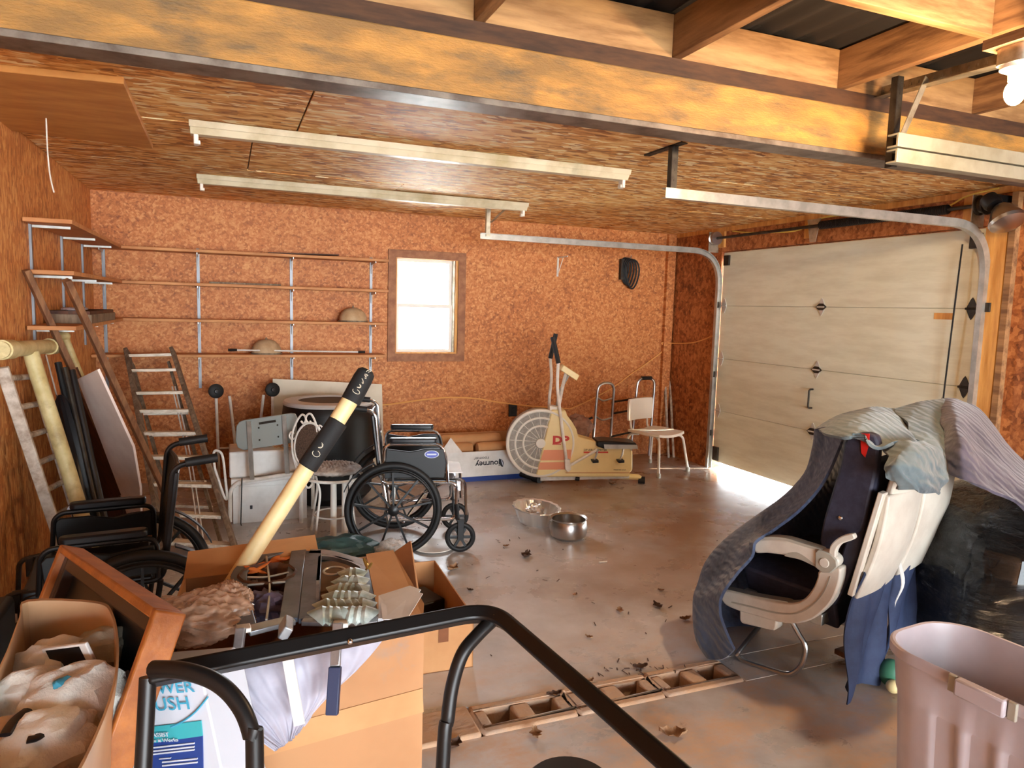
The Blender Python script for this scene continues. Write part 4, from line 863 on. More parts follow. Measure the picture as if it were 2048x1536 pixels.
def wheelchair(name, label, loc, rz, fm, hm, guard=True, dz=0):
    t = thing(name, label, 'wheelchair', loc, rz)
    for s in (1, -1):
        wheel(t, s * .29, s, 'black_plastic'); caster(t, s * .235)
        obj('side_frame', MB().tube(fillet([(-.02, s * .23, .22), (.40, s * .23, .22), (.40, s * .23, .46), (-.08, s * .23, .46), (-.12, s * .23, .92), (-.24, s * .23, .94)], .05), .0115, 10), fm, t, local=True)
        obj('frame_post', MB().tube([(-.07, s * .23, .46), (-.03, s * .23, .20)], .0115, 10), fm, t, local=True)
        obj('arm_tube', MB().tube(fillet([(-.06, s * .255, .48), (-.06, s * .255, .715 + dz), (.30, s * .255, .715 + dz), (.33, s * .255, .62), (.34, s * .255, .47)], .05), .0105, 10), fm, t, local=True)
        obj('arm_pad', MB().rbox((.12, s * .255, .742 + dz), (.30, .055, .032), .024), 'black_vinyl', t, local=True, bevel=.008)
        obj('push_grip', MB().tube([(-.17, s * .23, .933), (-.29, s * .23, .945)], .019, 12), 'black_rubber', t, local=True)
        if guard:
            g = obj('side_guard', MB().prism([(-.06, .50), (-.05, .69 + dz), (.10, .67 + dz), (.20, .69 + dz), (.31, .69 + dz), (.33, .60), (.32, .50)], (0, s * .262, 0), (1, 0, 0), (0, 0, 1), .014), 'black_plastic', t, local=True, bevel=.005)
            if s < 0:
                obj('badge', MB().lathe([(0, 0), (.024, 0), (.024, .003), (0, .003)], (.235, s * .27, .655), (0, s, 0), 28, fx=1.9, fy=1), 'print_white', g, local=True)
                obj('badge_field', MB().lathe([(0, .003), (.021, .003), (.021, .0045), (0, .0045)], (.235, s * .27, .655), (0, s, 0), 28, fx=1.9, fy=1), 'badge_blue', g, local=True)
                obj('badge_stroke', MB().bb((.205, s * .2755, .650), (.265, s * .2750, .660)), 'print_white', g, local=True)
        obj('front_hanger', MB().tube(fillet([(.38, s * .21, .48), (.455, s * .21, .47), (.47, s * .21, .24)], .04), .010, 8), hm, t, local=True)
        obj('hanger_latch', MB().bb((.40, s * .2 - .015, .40), (.43, s * .2 + .015, .48)), hm, t, local=True, bevel=.003)
        mb = MB(); mb.tube([(.06, s * .22, .2), (.2, 0, .33), (.34, -s * .22, .46)], .010, 8); obj('cross_brace', mb, fm, t, local=True)
        fender = MB().sheet(lambda u, v: (.0 + .33 * cos(pi * (.62 + .26 * u)), s * (.27 + .04 * v), .305 + .33 * sin(pi * (.62 + .26 * u))), 12, 2, .006)
        obj('fender', fender, 'black_plastic', t, local=True)
    mb = MB().sheet(lambda u, v: (-.04 + .44 * u, -.23 + .46 * v, .485 - .02 * (1 - (2 * v - 1) ** 2)), 8, 10, .035); obj('seat', mb, 'black_vinyl', t, local=True, bevel=.008)
    mb = MB().sheet(lambda u, v: (-.075 - .05 * u - .015 * (1 - (2 * v - 1) ** 2), .24 - .48 * v, .50 + .40 * u), 8, 10, .02); obj('backrest', mb, 'black_vinyl', t, local=True, bevel=.006)
    obj('axle_tube', MB().tube([(-.0, -.26, .305), (-.0, .26, .305)], .012, 8), 'galv', t, local=True)
    return t
mat('badge_blue', (70, 82, 170), .4)
rz = R(-13); near = W(786, 1113, z=0); o_ = near + Vector((-sin(rz), cos(rz), 0)) * .29
wc = wheelchair('wheelchair', 'chrome and black wheelchair facing right in the middle of the floor', o_, rz, 'chrome', 'chrome')
mb = MB().sheet(lambda u, v: (.18 + .26 * u, -.2 + .38 * v, .500 + .022 + .018 * sin(5 * u + 3 * v) * sin(4 * v)), 14, 12, .006)
cl = obj('white_cloth', mb, 'paper_white', wc, local=True)
cl.parent = None; cl.matrix_world = Matrix.Translation(o_) @ Matrix.Rotation(rz, 4, 'Z'); tag(cl, 'folded white cloth lying on the seat of the chrome wheelchair', 'cloth'); cl.name = 'folded_cloth'
rz = R(186); near = Vector((-.32, 3.02, 0)); o_ = near - Vector((-sin(rz), cos(rz), 0)) * .29
wheelchair('wheelchair', 'black wheelchair facing the left wall, in front of the ladders', o_, rz, 'black_metal', 'galv_dark', guard=True, dz=-.07)

# ---------------- pans
p = W(1072, 1043, z=0)
t = thing('roasting_pan', 'shallow fluted foil pan holding dry leaves', 'pan', p)
def oval(r, z): return (r, z)
fo = lambda a, z: 1 + (.03 * cos(16 * a) if z > .01 else 0)
mb = MB(); mb.lathe([(.0, 0), (.14, 0), (.165, .06), (.18, .11), (.20, .112), (.197, .119), (.176, .114), (.155, .06), (.132, .008), (0, .008)], p, (.0, 0, 1), 64, fx=1.15, fy=.86, cap=False, fn=fo); obj('pan_body', mb, 'foil', t)
for k in range(7):
    c = p + Vector((random.uniform(-.08, .08), random.uniform(-.06, .06), .02 + .006 * k)); obj('dry_leaf', MB().ell(c, (.045, .03, .006), (random.uniform(-.5, .5), random.uniform(-.4, .4), random.uniform(0, 3)), 10, 5, nz=.4, seed=k), 'leaf', label='brown dry leaf inside the foil pan', cat='leaf', group='dry leaves in the foil pan')
obj('foil_ball', MB().ell(p + Vector((.0, .03, .075)), (.065, .06, .055), nz=.35, ns=4, seed=4, seg=26, ring=16), 'foil', label='crumpled foil ball in the foil pan', cat='foil', ang=.2)
p = W(1144, 1084, z=0) + Vector((.02, .10, 0))
t = thing('cooking_pot', 'rounded stainless steel pot without a lid', 'pot', p)
mb = MB(); mb.lathe([(0, 0), (.10, 0), (.125, .022), (.134, .07), (.128, .115), (.121, .13), (.130, .138), (.130, .143), (.117, .134), (.123, .115), (.128, .07), (.117, .025), (.095, .006), (0, .006)], p, (0, 0, 1), 48, cap=False); obj('pot_body', mb, 'chrome_dull', t)
obj('pot_handle', MB().tube(fillet([p + Vector((-.10, .04, .1)), p + Vector((-.13, .05, .115)), p + Vector((-.12, -.01, .118)), p + Vector((-.104, -.02, .105))], .02), .004, 6), 'chrome_dull', t)
p = W(866, 1096, z=0)
obj('dinner_plate', MB().lathe([(0, 0), (.09, 0), (.14, .014), (.138, .018), (.09, .006), (0, .006)], p, (0, 0, 1), 40, cap=False), 'white_plastic', label='white round plate lying on the floor behind the chrome wheelchair wheel', cat='plate')
# ============================================================ LADDERS AND BOARDS AT THE LEFT
yt = YB - .30
bl, br = W(332, 1120, z=.0), W(480, 1132, z=0)
tl, trr = W(254, 702, y=yt), W(345, 700, y=yt)
t = thing('step_ladder', 'wooden stepladder with flat pale treads leaning on the lowest back shelf', 'ladder', (bl + br) / 2)
for a, b in ((bl, tl), (br, trr)): obj('side_rail', MB().bar(b + Z3 * .0, a + Z3 * .02, .028, .075, (br - bl).normalized().cross((tl - bl).normalized())), 'grey_wood', t, bevel=.003)
wide = (br - bl).normalized(); run = ((tl - bl) + (trr - br)).normalized()
ns = [740, 782, 822, 861, 913, 966, 1025, 1078]
ns = [711, 741, 786, 822, 866, 914, 967, 1026, 1082]
for k, py in enumerate(ns):
    # find the height on the rails seen at this pixel row
    lo, hi = 0, 1
    def pyo(f):
        p = bl.lerp(tl, f) - EYE; return 768 - FPX * p.dot(up) / p.dot(fwd)
    for _ in range(30):
        md = (lo + hi) / 2
        if pyo(md) > py: lo = md
        else: hi = md
    a, b = bl.lerp(tl, lo), br.lerp(trr, lo)
    obj('tread', MB().bar(a, b, .022, .085, (0, -1, .05)), 'ladder_tread', t, bevel=.002)
# rear frame folded against the front
bk_ = Vector((.0, .34, 0))
for a, b, s in ((bl, tl, .03), (br, trr, -.06)):
    obj('rear_rail', MB().bar(a + bk_ + wide * s * 2 + Z3 * .01, b.lerp(a, .06) + wide * s + Vector((0, .02, -.03)), .02, .04, run.cross(wide)), 'grey_wood', t, bevel=.002)
for k in range(1, 7):
    f = .05 + k * .115; a = (bl + bk_ + wide * .06).lerp(tl, f); b = (br + bk_ - wide * .12).lerp(trr, f); obj('rear_rung', MB().bar(a, b, .018, .04, (0, -1, .2)), 'ladder_tread', t, bevel=.002)
for s in (.0, .06):
    a = tl.lerp(bl, .22).lerp(trr.lerp(br, .22), .75 + s); b = bl.lerp(br, .45 + s) + Vector((0, .06, .12))
    obj('rope', MB().tube(smoothpath([a + Vector((0, .05, 0)), a.lerp(b, .5) + Vector((.02, .08, -.05)), b], 6), .005, 6), 'white_metal', t)
# long planks leaning against the left-hand shelves, with a pale panel between
def lean(name, lab, a, b, w_, th, m_, cat, group=None, upv=(1, 0, 0), bevel=.004):
    a = Vector(a); b = Vector(b)
    return obj(name, MB().bar(a, b, w_, th, upv), m_, label=lab, cat=cat, group=group, bevel=bevel)
A0 = W(52, 540, x=-.97); F0 = W(300, 1085, z=.0); A1 = W(133, 560, x=-.72); F1 = W(372, 1085, z=0)
def foot(a, b):
    f = a.z / (a.z - b.z); q = a + (b - a) * f; q.z = .0; return q
pn = (A1 - A0).cross(F0 - A0).normalized()
if pn.x < 0: pn = -pn
t = thing('plank_rails', 'long narrow pair of brown rails leaning on the left wall shelf', 'rails', (F0 + F1) / 2)
obj('side_rail', MB().bar(A0, F0 + Z3 * .03, .045, .03, pn), 'old_wood', t, bevel=.003)
obj('side_rail', MB().bar(A1, F1 + Z3 * .03, .045, .03, pn), 'old_wood', t, bevel=.003)
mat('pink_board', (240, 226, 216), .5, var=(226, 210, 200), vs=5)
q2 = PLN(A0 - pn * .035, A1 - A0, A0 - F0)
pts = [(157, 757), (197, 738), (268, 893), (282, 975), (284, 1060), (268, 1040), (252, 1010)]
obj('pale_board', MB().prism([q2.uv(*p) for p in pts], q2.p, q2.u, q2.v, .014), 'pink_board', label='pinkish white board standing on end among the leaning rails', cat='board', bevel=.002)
q3 = PLN(A0 + (F0 - A0) * .1 - (A1 - A0) * .12 + pn * .03, A1 - A0, A0 - F0)
pts = [(138, 740), (152, 735), (246, 963), (247, 985), (238, 993), (262, 1060), (215, 1060), (140, 850)]
obj('brown_board', MB().prism([q3.uv(*p) for p in pts], q3.p, q3.u, q3.v, .02), 'dark_plank', label='dark brown board standing just left of the pinkish white one', cat='board', bevel=.003)
t = thing('old_ladder', 'old white painted ladder with round rungs leaning on the left wall', 'ladder', W(150, 1195, z=0))
la, lf = W(4, 735, x=-.95), W(156, 1200, z=0); ra, rfo = W(66, 735, x=-.95), W(196, 1180, z=0)
for a, b in ((la, lf), (ra, rfo)): obj('side_rail', MB().bar(a, b + Z3 * .03, .03, .05, (1, 0, .3)), 'ladder_white', t, bevel=.004)
for k in range(9):
    f = .04 + k * .115; obj('rung', MB().tube([la.lerp(lf, f), ra.lerp(rfo, f)], .015, 10), 'ladder_white', t)
t = thing('plastic_pipe', 'thick yellowed plastic pipe with a tee on its upper end', 'pipe', W(190, 1180, z=0))
pa = W(62, 705, x=-.90); pf = W(196, 1200, z=0) + Vector((.03, -.02, .02))
obj('pipe', MB().tube(smoothpath([pa, pa.lerp(pf, .1) , pa.lerp(pf, .5) + Vector((.01, 0, 0)), pf + Z3 * .03], 6), .036, 18), 'pvc_yellow', t)
ta, tb = W(0, 700, x=-.92), W(112, 692, x=-.90)
ta = ta.lerp(pa, .0); obj('tee', MB().tube([ta, tb], .038, 18), 'pvc_yellow', t); obj('tee_collar', MB().tube([ta.lerp(tb, .02), ta.lerp(tb, .16)], .045, 18), 'pvc_yellow', t); obj('tee_collar', MB().tube([ta.lerp(tb, .84), ta.lerp(tb, .98)], .045, 18), 'pvc_yellow', t)
a, b = W(128, 672, x=-.88), W(200, 850, d=4.3)
t = thing('short_pipe', 'short pale pipe end standing beyond the thick yellowed pipe', 'pipe', foot(a, b))
obj('pipe', MB().tube([a, a.lerp(foot(a, b), .22)], .022, 12), 'pvc_yellow', t); obj('cap', MB().ell(a, (.035, .035, .028)), 'pvc_yellow', t)
for k, (xa, ya, xb, r, m_, lab) in enumerate((
        (80, 740, 203, .007, 'ladder_white', 'thin pale cane just right of the thick yellowed pipe'),
        (92, 710, 216, .004, 'ladder_white', 'very thin white wire among the dark rods'),
        (116, 725, 222, .018, 'black_rubber', 'dark rod in the bundle at left, leftmost of the three'),
        (130, 735, 236, .014, 'galv_dark', 'dark rod in the bundle at left, the middle of the three'),
        (144, 740, 248, .016, 'black_metal', 'dark rod in the bundle at left, rightmost of the three'))):
    a, b = W(xa, ya, x=-.955 + .05 * k), W(xb, 1165 + 12 * k, z=0); obj('leaning_rod', MB().tube([a, b], r, 10), m_, label=lab, cat='rod', group='rods bundled at the left wall')
a, b = W(120, 790, x=-.83), W(212, 1190, z=.0)
mb = MB(); L_ = (b - a).length; mb.lathe([(.01, 0), (.04, .05), (.06, .3), (.065, L_ * .6), (.05, L_ * .9), (.02, L_ - .03)], a, b - a, 30, fn=lambda an, z: 1 + .14 * cos(7 * an + z * 2))
obj('folded_umbrella', mb, 'black_vinyl', label='folded dark umbrella leaning among the rods at the left wall', cat='umbrella')

# ============================================================ LONG TOOL HANDLE
t = thing('tool_handle', 'long pale wooden tool handle with two black foam grips, rising from the box', 'tool', W(500, 1112, d=1.95))
hp = [(735, 740, 2.06), (701, 803, 2.04), (677, 842, 2.03), (614, 935, 2.0), (500, 1112, 1.95)]
hp = [W(a, b, d=c) for a, b, c in hp]; end = hp[-1] + (hp[-1] - hp[0]).normalized() * .14
obj('shaft', MB().tube([hp[1] + (hp[0] - hp[1]) * .3, end], .024, 20), 'handle_wood', t)
mat('foam_grip', (24, 24, 25), .75, bump=.15, bs=120)
dn_ = (hp[1] - hp[0]).normalized()
g1 = obj('foam_grip', MB().tube([hp[0], hp[0] + dn_ * .008, hp[0] + dn_ * .03, hp[1]], [.018, .026, .0285, .0285], 22), 'foam_grip', t)
g2 = obj('foam_grip', MB().tube([hp[2], hp[2].lerp(hp[3], .02), hp[3].lerp(hp[2], .02), hp[3]], [.026, .0285, .0285, .026], 22), 'foam_grip', t)
mat('grip_print', (214, 206, 184), .5)
def script_mark(g, base, L_, k0):
    ax = -(hp[3] - hp[0]).normalized(); view = (EYE - base).normalized(); s = ax.cross(view).normalized(); nrm = s.cross(ax)
    if nrm.dot(view) < 0: nrm = -nrm
    for k in range(k0):
        pts = []
        for i in range(9):
            a = i / 8 * 2 * pi * .8; u = (k + .5 + .34 * cos(a + k)) / k0 * L_; v = .0052 * sin(a * (1 + k % 2)) + (.006 if k == 0 else 0) * sin(a)
            pts.append(base + ax * u + (nrm * cos(v / .029) + s * sin(v / .029)) * .0292)
        obj('script_lettering', MB().tube(pts, .0009, 5), 'grip_print', g)
script_mark(g1, hp[1].lerp(hp[0], .22), .085, 5); script_mark(g2, hp[3].lerp(hp[2], .22), .05, 2)
# ============================================================ AIRLINE SEATS, BLANKETS, WRAPPED PILE
z7 = zm(1350, 780, 2.56)
J = W(1655, 1122, d=2.88); fd_ = Vector((sin(R(-20)), cos(R(-20)), 0)); rw = Vector((cos(R(-20)), -sin(R(-20)), 0))
OS = Vector((J.x, J.y, 0))
def Sp(a, b, c): return OS + fd_ * a + rw * b + Z3 * c
ss = PLN(OS, -fd_)          # outer side plane of the nearest armrest
t = thing('airline_seats', 'row of airline seats with pale plastic shells and dark blue cushions under moving blankets', 'seat', OS)
def sslab(name, L, th, m_, parent=t, shift=0, bevel=.006, **k):
    poly = [ss.uv(*z7(*q)) for q in L]; return obj(name, MB().prism(poly, ss.p + rw * (th / 2 + shift), ss.u, ss.v, th), m_, parent, bevel=bevel, **k)
def sm2(L, n=4, closed=True): return [(p.x, p.y) for p in smoothpath([(a, b, 0) for a, b in L], n, closed)]
arm = sslab('armrest', sm2([(412, 772), (470, 760), (560, 768), (650, 795), (735, 820), (790, 830), (830, 860), (835, 895), (800, 930), (760, 932), (725, 908), (650, 872), (560, 848), (470, 836), (405, 832)]), .055, 'seat_shell', bevel=.01)
sslab('arm_pad', sm2([(425, 765), (470, 752), (560, 758), (650, 785), (740, 815), (735, 830), (650, 802), (560, 776), (470, 768), (425, 778)]), .05, 'seat_grey', arm, .0025, bevel=.006)
sslab('arm_crease', sm2([(560, 848), (620, 830), (690, 872), (725, 905), (715, 903), (640, 868)]), .003, 'seat_grey', arm, -.001, bevel=0)
sslab('joint_cover', [(722, 828), (740, 815), (800, 838), (832, 870), (835, 905), (800, 936), (755, 932), (722, 905)], .012, 'seat_grey', arm, -.010, bevel=.004)
q = ss.hit(*z7(770, 882)); obj('joint_disc', MB().lathe([(0, 0), (.02, 0), (.018, .004), (0, .005)], q - rw * .010, -rw, 20), 'seat_shell', arm)
base = sslab('side_trim', sm2([(235, 1045), (262, 1028), (330, 1040), (420, 1066), (520, 1085), (610, 1090), (665, 1065), (705, 1015), (728, 960), (735, 930), (790, 918), (842, 908), (845, 960), (830, 1020), (800, 1085), (750, 1140), (690, 1180), (610, 1197), (520, 1188), (420, 1160), (320, 1130), (250, 1095)]), .06, 'seat_shell', bevel=.012)
sslab('trim_groove', sm2([(300, 1085), (400, 1108), (520, 1138), (620, 1140), (700, 1100), (760, 1030), (790, 960), (794, 962), (766, 1034), (704, 1106), (622, 1147), (518, 1145), (398, 1115), (298, 1092)], 3), .003, 'seat_grey', base, -.002, bevel=0)
sslab('edge_strip', sm2([(262, 1022), (420, 1058), (560, 1082), (560, 1090), (420, 1068), (262, 1034)]), .05, 'seat_grey', base, .004, bevel=.002)
sslab('control_box', [(322, 1125), (480, 1160), (516, 1180), (512, 1225), (500, 1238), (335, 1200), (322, 1180)], .07, 'seat_shell', t, .01, bevel=.008)
sslab('back_bracket', sm2([(905, 735), (917, 745), (915, 765), (850, 790), (825, 825), (822, 858), (790, 845), (795, 800), (825, 765), (860, 745)]), .03, 'seat_shell', t, -.004, bevel=.006)
# leg loop
L_ = [(555, 1190), (600, 1262), (634, 1318), (628, 1375), (600, 1420), (545, 1440), (440, 1410), (330, 1372), (292, 1345), (300, 1318)]
P = [ss.hit(*z7(*q)) + rw * .06 for q in L_]
f0 = W(1562, 1343, z=.012)
sh_ = f0.z - min(p.z for p in P)
P = [p + Z3 * 0 for p in P]
mn = min(p.z for p in P); mx_ = P[0].z
P = [Vector((p.x, p.y, mx_ - (mx_ - p.z) * (mx_ - .014) / (mx_ - mn))) for p in P]
obj('leg_loop', MB().tube(smoothpath(P + [P[-1] + rw * .25 + Z3 * .1], 5), .011, 10), 'chrome_dull', t)
obj('leg_loop', MB().tube(smoothpath([p + rw * .75 for p in P], 5), .011, 10), 'chrome_dull', t)
obj('floor_beam', MB().bar(Sp(.05, .05, .33), Sp(.05, .95, .33), .05, .05), 'galv', t, bevel=.004); obj('floor_beam', MB().bar(Sp(.38, .05, .31), Sp(.38, .95, .31), .05, .05), 'galv', t, bevel=.004)
for i in range(2):
    b0 = .06 + i * .41
    def P3(a, b, c): return Sp(a, b0 + b, c)
    cu = MB().sheet(lambda u, v: P3(-.02 + .42 * u, .37 * v, .43 + .03 * (1 - (2 * v - 1) ** 4) + .02 * u), 10, 10, -.17); obj('seat_cushion', cu, 'seat_fabric', t, bevel=.012)
    rk = lambda c: -.02 - (c - .42) * .20
    bf = MB().sheet(lambda u, v: P3(rk(.42 + .60 * u) + .06 - .025 * sin(pi * u * 1.2), .37 * v, .42 + .60 * u), 14, 8, .06); obj('back_cushion', bf, 'seat_fabric', t, bevel=.01)
    # rear shell: wide lower panel, narrower head part
    sh2 = MB().sheet(lambda u, v: P3(rk(.47 + .44 * u) - .045 - .02 * sin(pi * u) - .015 * (1 - (2 * v - 1) ** 2), .37 * v, .47 + .44 * u), 12, 12, .03); s_ = obj('rear_shell', sh2, 'seat_shell', t, bevel=.008)
    sh3 = MB().sheet(lambda u, v: P3(rk(.90 + .14 * u) - .04 - .02 * (1 - (2 * v - 1) ** 2), .04 + .29 * v, .90 + .14 * u), 8, 12, .03); obj('head_shell', sh3, 'seat_shell', s_, bevel=.008)
    obj('latch', MB().bar(P3(rk(.86) - .07, .26, .86), P3(rk(.86) - .07, .33, .86), .006, .012), 'seat_grey', s_)
    obj('side_rib', MB().bar(P3(rk(.50) - .05, -.008, .48), P3(rk(.92) - .05, -.008, .92), .05, .022, fd_), 'seat_shell', t, bevel=.004)
    # loose seat cover hanging from the shell like an apron
    def pk(u, v, i=i):
        c = .58 - (.56 - .06 * i) * u; wv = .018 * sin(7 * v + 5 * u + i) * (.4 + u) + .01 * sin(17 * v + 3 * u)
        return P3(rk(max(c, .46)) - .085 + .03 * u + wv, -.02 + .40 * v * (1 - .1 * u) + .01 * sin(9 * u), c + .05 * v * (1 - u) + .02 * sin(5 * v) * u)
    obj('hanging_cover', MB().sheet(pk, 26, 22, .006), 'pocket_blue', t)
    obj('torn_edge', MB().sheet(lambda u, v: P3(rk(.5) - .10 + .01 * sin(8 * u), .36 + .035 * v * sin(pi * u) - .0, .60 - .26 * u), 12, 3, .003), 'paper_white', t)
    obj('button', MB().ell(P3(rk(.8) + .08, -.005, .78), (.012, .012, .012), seg=10, ring=8), 'chrome', t) if i == 0 else None
# side fabric of the near back seen at the armrest
obj('side_fabric', MB().prism([ss.uv(*z7(*q)) for q in sm2([(855, 245), (1000, 240), (1005, 400), (970, 560), (930, 730), (850, 760), (800, 800), (780, 850), (715, 810), (725, 700), (765, 560), (820, 380)], 3)], ss.p + rw * .075, ss.u, ss.v, .05), 'seat_fabric', t, bevel=.01)
mat('red_strap', (200, 30, 24), .5); obj('red_tag', MB().prism([ss.uv(*z7(*q)) for q in [(925, 228), (972, 230), (968, 290), (950, 352), (930, 330)]], ss.p + rw * .045, ss.u, ss.v, .004), 'red_strap', t)

# moving blankets
def quilt(name, c1, c2, fine=90):
    m = mat(name, c1, .85, var=c2, vs=3, dark=tuple(int(v * .8) for v in c2), ds=5, sheen=.3); N = m.node_tree.nodes; L = m.node_tree.links; b = N['Principled BSDF']
    tc = N.new('ShaderNodeTexCoord'); wv = N.new('ShaderNodeTexWave'); wv.inputs['Scale'].default_value = 9; wv.inputs['Distortion'].default_value = 6; wv.inputs['Detail'].default_value = 2; wv.inputs['Detail Scale'].default_value = 1.2
    mp = N.new('ShaderNodeMapping'); mp.inputs['Rotation'].default_value = (.4, .7, .5); L.new(tc.outputs['Object'], mp.inputs[0]); L.new(mp.outputs[0], wv.inputs['Vector'])
    n = N.new('ShaderNodeTexNoise'); n.inputs['Scale'].default_value = 26; n.inputs['Detail'].default_value = 5; L.new(tc.outputs['Object'], n.inputs['Vector'])
    a = N.new('ShaderNodeMath'); a.operation = 'ADD'; L.new(wv.outputs['Fac'], a.inputs[0]); L.new(n.outputs['Fac'], a.inputs[1])
    bp = N.new('ShaderNodeBump'); bp.inputs['Strength'].default_value = .35; bp.inputs['Distance'].default_value = .012; L.new(a.outputs[0], bp.inputs['Height']); L.new(bp.outputs[0], b.inputs['Normal']); return m
quilt('blanket_blue', (66, 80, 106), (42, 54, 82)); quilt('blanket_teal', (98, 110, 112), (74, 88, 96)); quilt('blanket_purple', (82, 76, 90), (60, 56, 72))
def crs(P, t_):
    n = len(P) - 1; x = min(max(t_, 0), 1) * n; i = min(int(x), n - 1); f = x - i
    a, b, c, d = P[max(i - 1, 0)], P[i], P[i + 1], P[min(i + 2, n)]
    return .5 * ((2 * b) + (c - a) * f + (2 * a - 5 * b + 4 * c - d) * f * f + (3 * b - a - 3 * c + d) * f ** 3)
def drape(rows, nu, nv, t_=.008, wr=.006, seed=0, fq=5):
    G = [[Vector(p) for p in r] for r in rows]
    def fn(u, v):
        p = crs([crs(r, v) for r in G], u); q = noise.noise(Vector((u * fq + seed, v * fq * .8, seed))) ; q2 = noise.noise(Vector((u * fq * 3 + seed, v * fq * 2.4, 5 + seed)))
        return p + Vector((.4, -.8, .45)) * (q * wr * 2.2 + q2 * wr * .25)
    return MB().sheet(fn, nu, nv, t_)
def Q(x, y, d): return W(*z7(x, y), d=d)
# strip falling down the front of the seats to the floor
rows = [
    [Q(715, 205, 3.16), Q(780, 190, 3.0), Q(850, 240, 2.86)],
    [Q(708, 290, 3.22), Q(770, 290, 3.04), Q(825, 300, 2.92)],
    [Q(670, 420, 3.3), Q(715, 440, 3.1), Q(745, 480, 2.98)],
    [Q(560, 540, 3.36), Q(610, 570, 3.16), Q(640, 610, 3.04)],
    [Q(400, 655, 3.4), Q(450, 700, 3.22), Q(500, 715, 3.1)],
    [Q(250, 770, 3.42), Q(330, 800, 3.22), Q(405, 775, 3.06)],
    [Q(155, 880, 3.44), Q(260, 905, 3.22), Q(385, 850, 3.04)],
    [Q(118, 1000, 3.42), Q(200, 990, 3.24), Q(320, 930, 3.06)],
    [Q(98, 1070, 3.38), Q(160, 1075, 3.2), Q(240, 1040, 3.06)],
    [Q(95, 1180, 3.36), Q(160, 1190, 3.2), Q(225, 1130, 3.08)],
    [Q(120, 1290, 3.32), Q(190, 1300, 3.18), Q(255, 1220, 3.06)],
    [Q(165, 1372, 3.26), Q(235, 1380, 3.12), Q(300, 1330, 3.04)],
]
xo = [(712, 205), (705, 290), (668, 420), (560, 540), (400, 655), (250, 770), (155, 880), (118, 1000), (98, 1070), (95, 1180), (120, 1290), (165, 1372)]
xw = [250, 280, 340, 470, 560, 560, 520, 420, 340, 330, 300, 280]
rows = [[Q(x + k_, y + 10, 3.66), Q(x + k_ * .45, y - 4, 3.62)] + r for (x, y), r, k_ in zip(xo, rows, xw)]
bt1 = obj('moving_blanket', drape(rows, 60, 36, .012, .007, 1), 'blanket_blue', label='blue quilted moving blanket falling down the front of the airline seats to the floor', cat='blanket', ang=1.2)
# grey-green blanket bunched over the seat tops
rows = [
    [Q(712, 200, 3.12), Q(830, 130, 3.2), Q(960, 95, 3.3), Q(1040, 85, 3.4), Q(1130, 95, 3.45)],
    [Q(760, 212, 2.95), Q(850, 165, 3.0), Q(980, 120, 3.1), Q(1100, 130, 3.2), Q(1200, 180, 3.3)],
    [Q(830, 240, 2.84), Q(905, 215, 2.83), Q(990, 190, 2.9), Q(1120, 200, 3.0), Q(1225, 240, 3.1)],
    [Q(900, 238, 2.80), Q(960, 235, 2.78), Q(1010, 270, 2.78), Q(1130, 260, 2.85), Q(1290, 290, 2.95)],
    [Q(930, 235, 2.80), Q(985, 250, 2.76), Q(1050, 292, 2.74), Q(1150, 262, 2.76), Q(1330, 330, 2.85)],
]
obj('moving_blanket', drape(rows, 44, 60, .012, .008, 3), 'blanket_teal', label='grey green quilted blanket bunched over the tops of the airline seats', cat='blanket', ang=1.2)
rows = [
    [Q(1060, 290, 2.80), Q(1130, 255, 2.78), Q(1200, 262, 2.80), Q(1330, 250, 2.9)],
    [Q(1085, 330, 2.72), Q(1190, 290, 2.70), Q(1290, 300, 2.74), Q(1370, 310, 2.84)],
    [Q(1075, 400, 2.66), Q(1150, 360, 2.62), Q(1270, 390, 2.66), Q(1385, 400, 2.80)],
    [Q(1090, 450, 2.66), Q(1160, 440, 2.62), Q(1270, 460, 2.66), Q(1390, 470, 2.80)],
    [Q(1130, 500, 2.70), Q(1200, 515, 2.66), Q(1290, 528, 2.68), Q(1360, 528, 2.78)],
]
obj('moving_blanket', drape(rows, 34, 40, .012, .012, 8), 'blanket_teal', label='folded tail of grey green blanket hanging behind the airline seat backs', cat='blanket', ang=1.2)
rows = [
    [Q(1125, 95, 3.42), Q(1250, 60, 3.5), Q(1362, 45, 3.55), Q(1375, 44, 3.6)],
    [Q(1180, 160, 3.2), Q(1270, 120, 3.3), Q(1362, 100, 3.38), Q(1380, 100, 3.4)],
    [Q(1215, 240, 3.05), Q(1290, 210, 3.1), Q(1365, 190, 3.2), Q(1385, 190, 3.2)],
    [Q(1320, 300, 2.95), Q(1340, 290, 2.98), Q(1372, 290, 3.02), Q(1390, 290, 3.05)],
    [Q(1345, 520, 2.85), Q(1360, 500, 2.86), Q(1390, 470, 2.9), Q(1400, 430, 2.95)],
]
obj('moving_blanket', drape(rows, 36, 30, .012, .008, 5), 'blanket_teal', label='grey green blanket panel between the bunched blanket and the purple one', cat='blanket', ang=1.2)
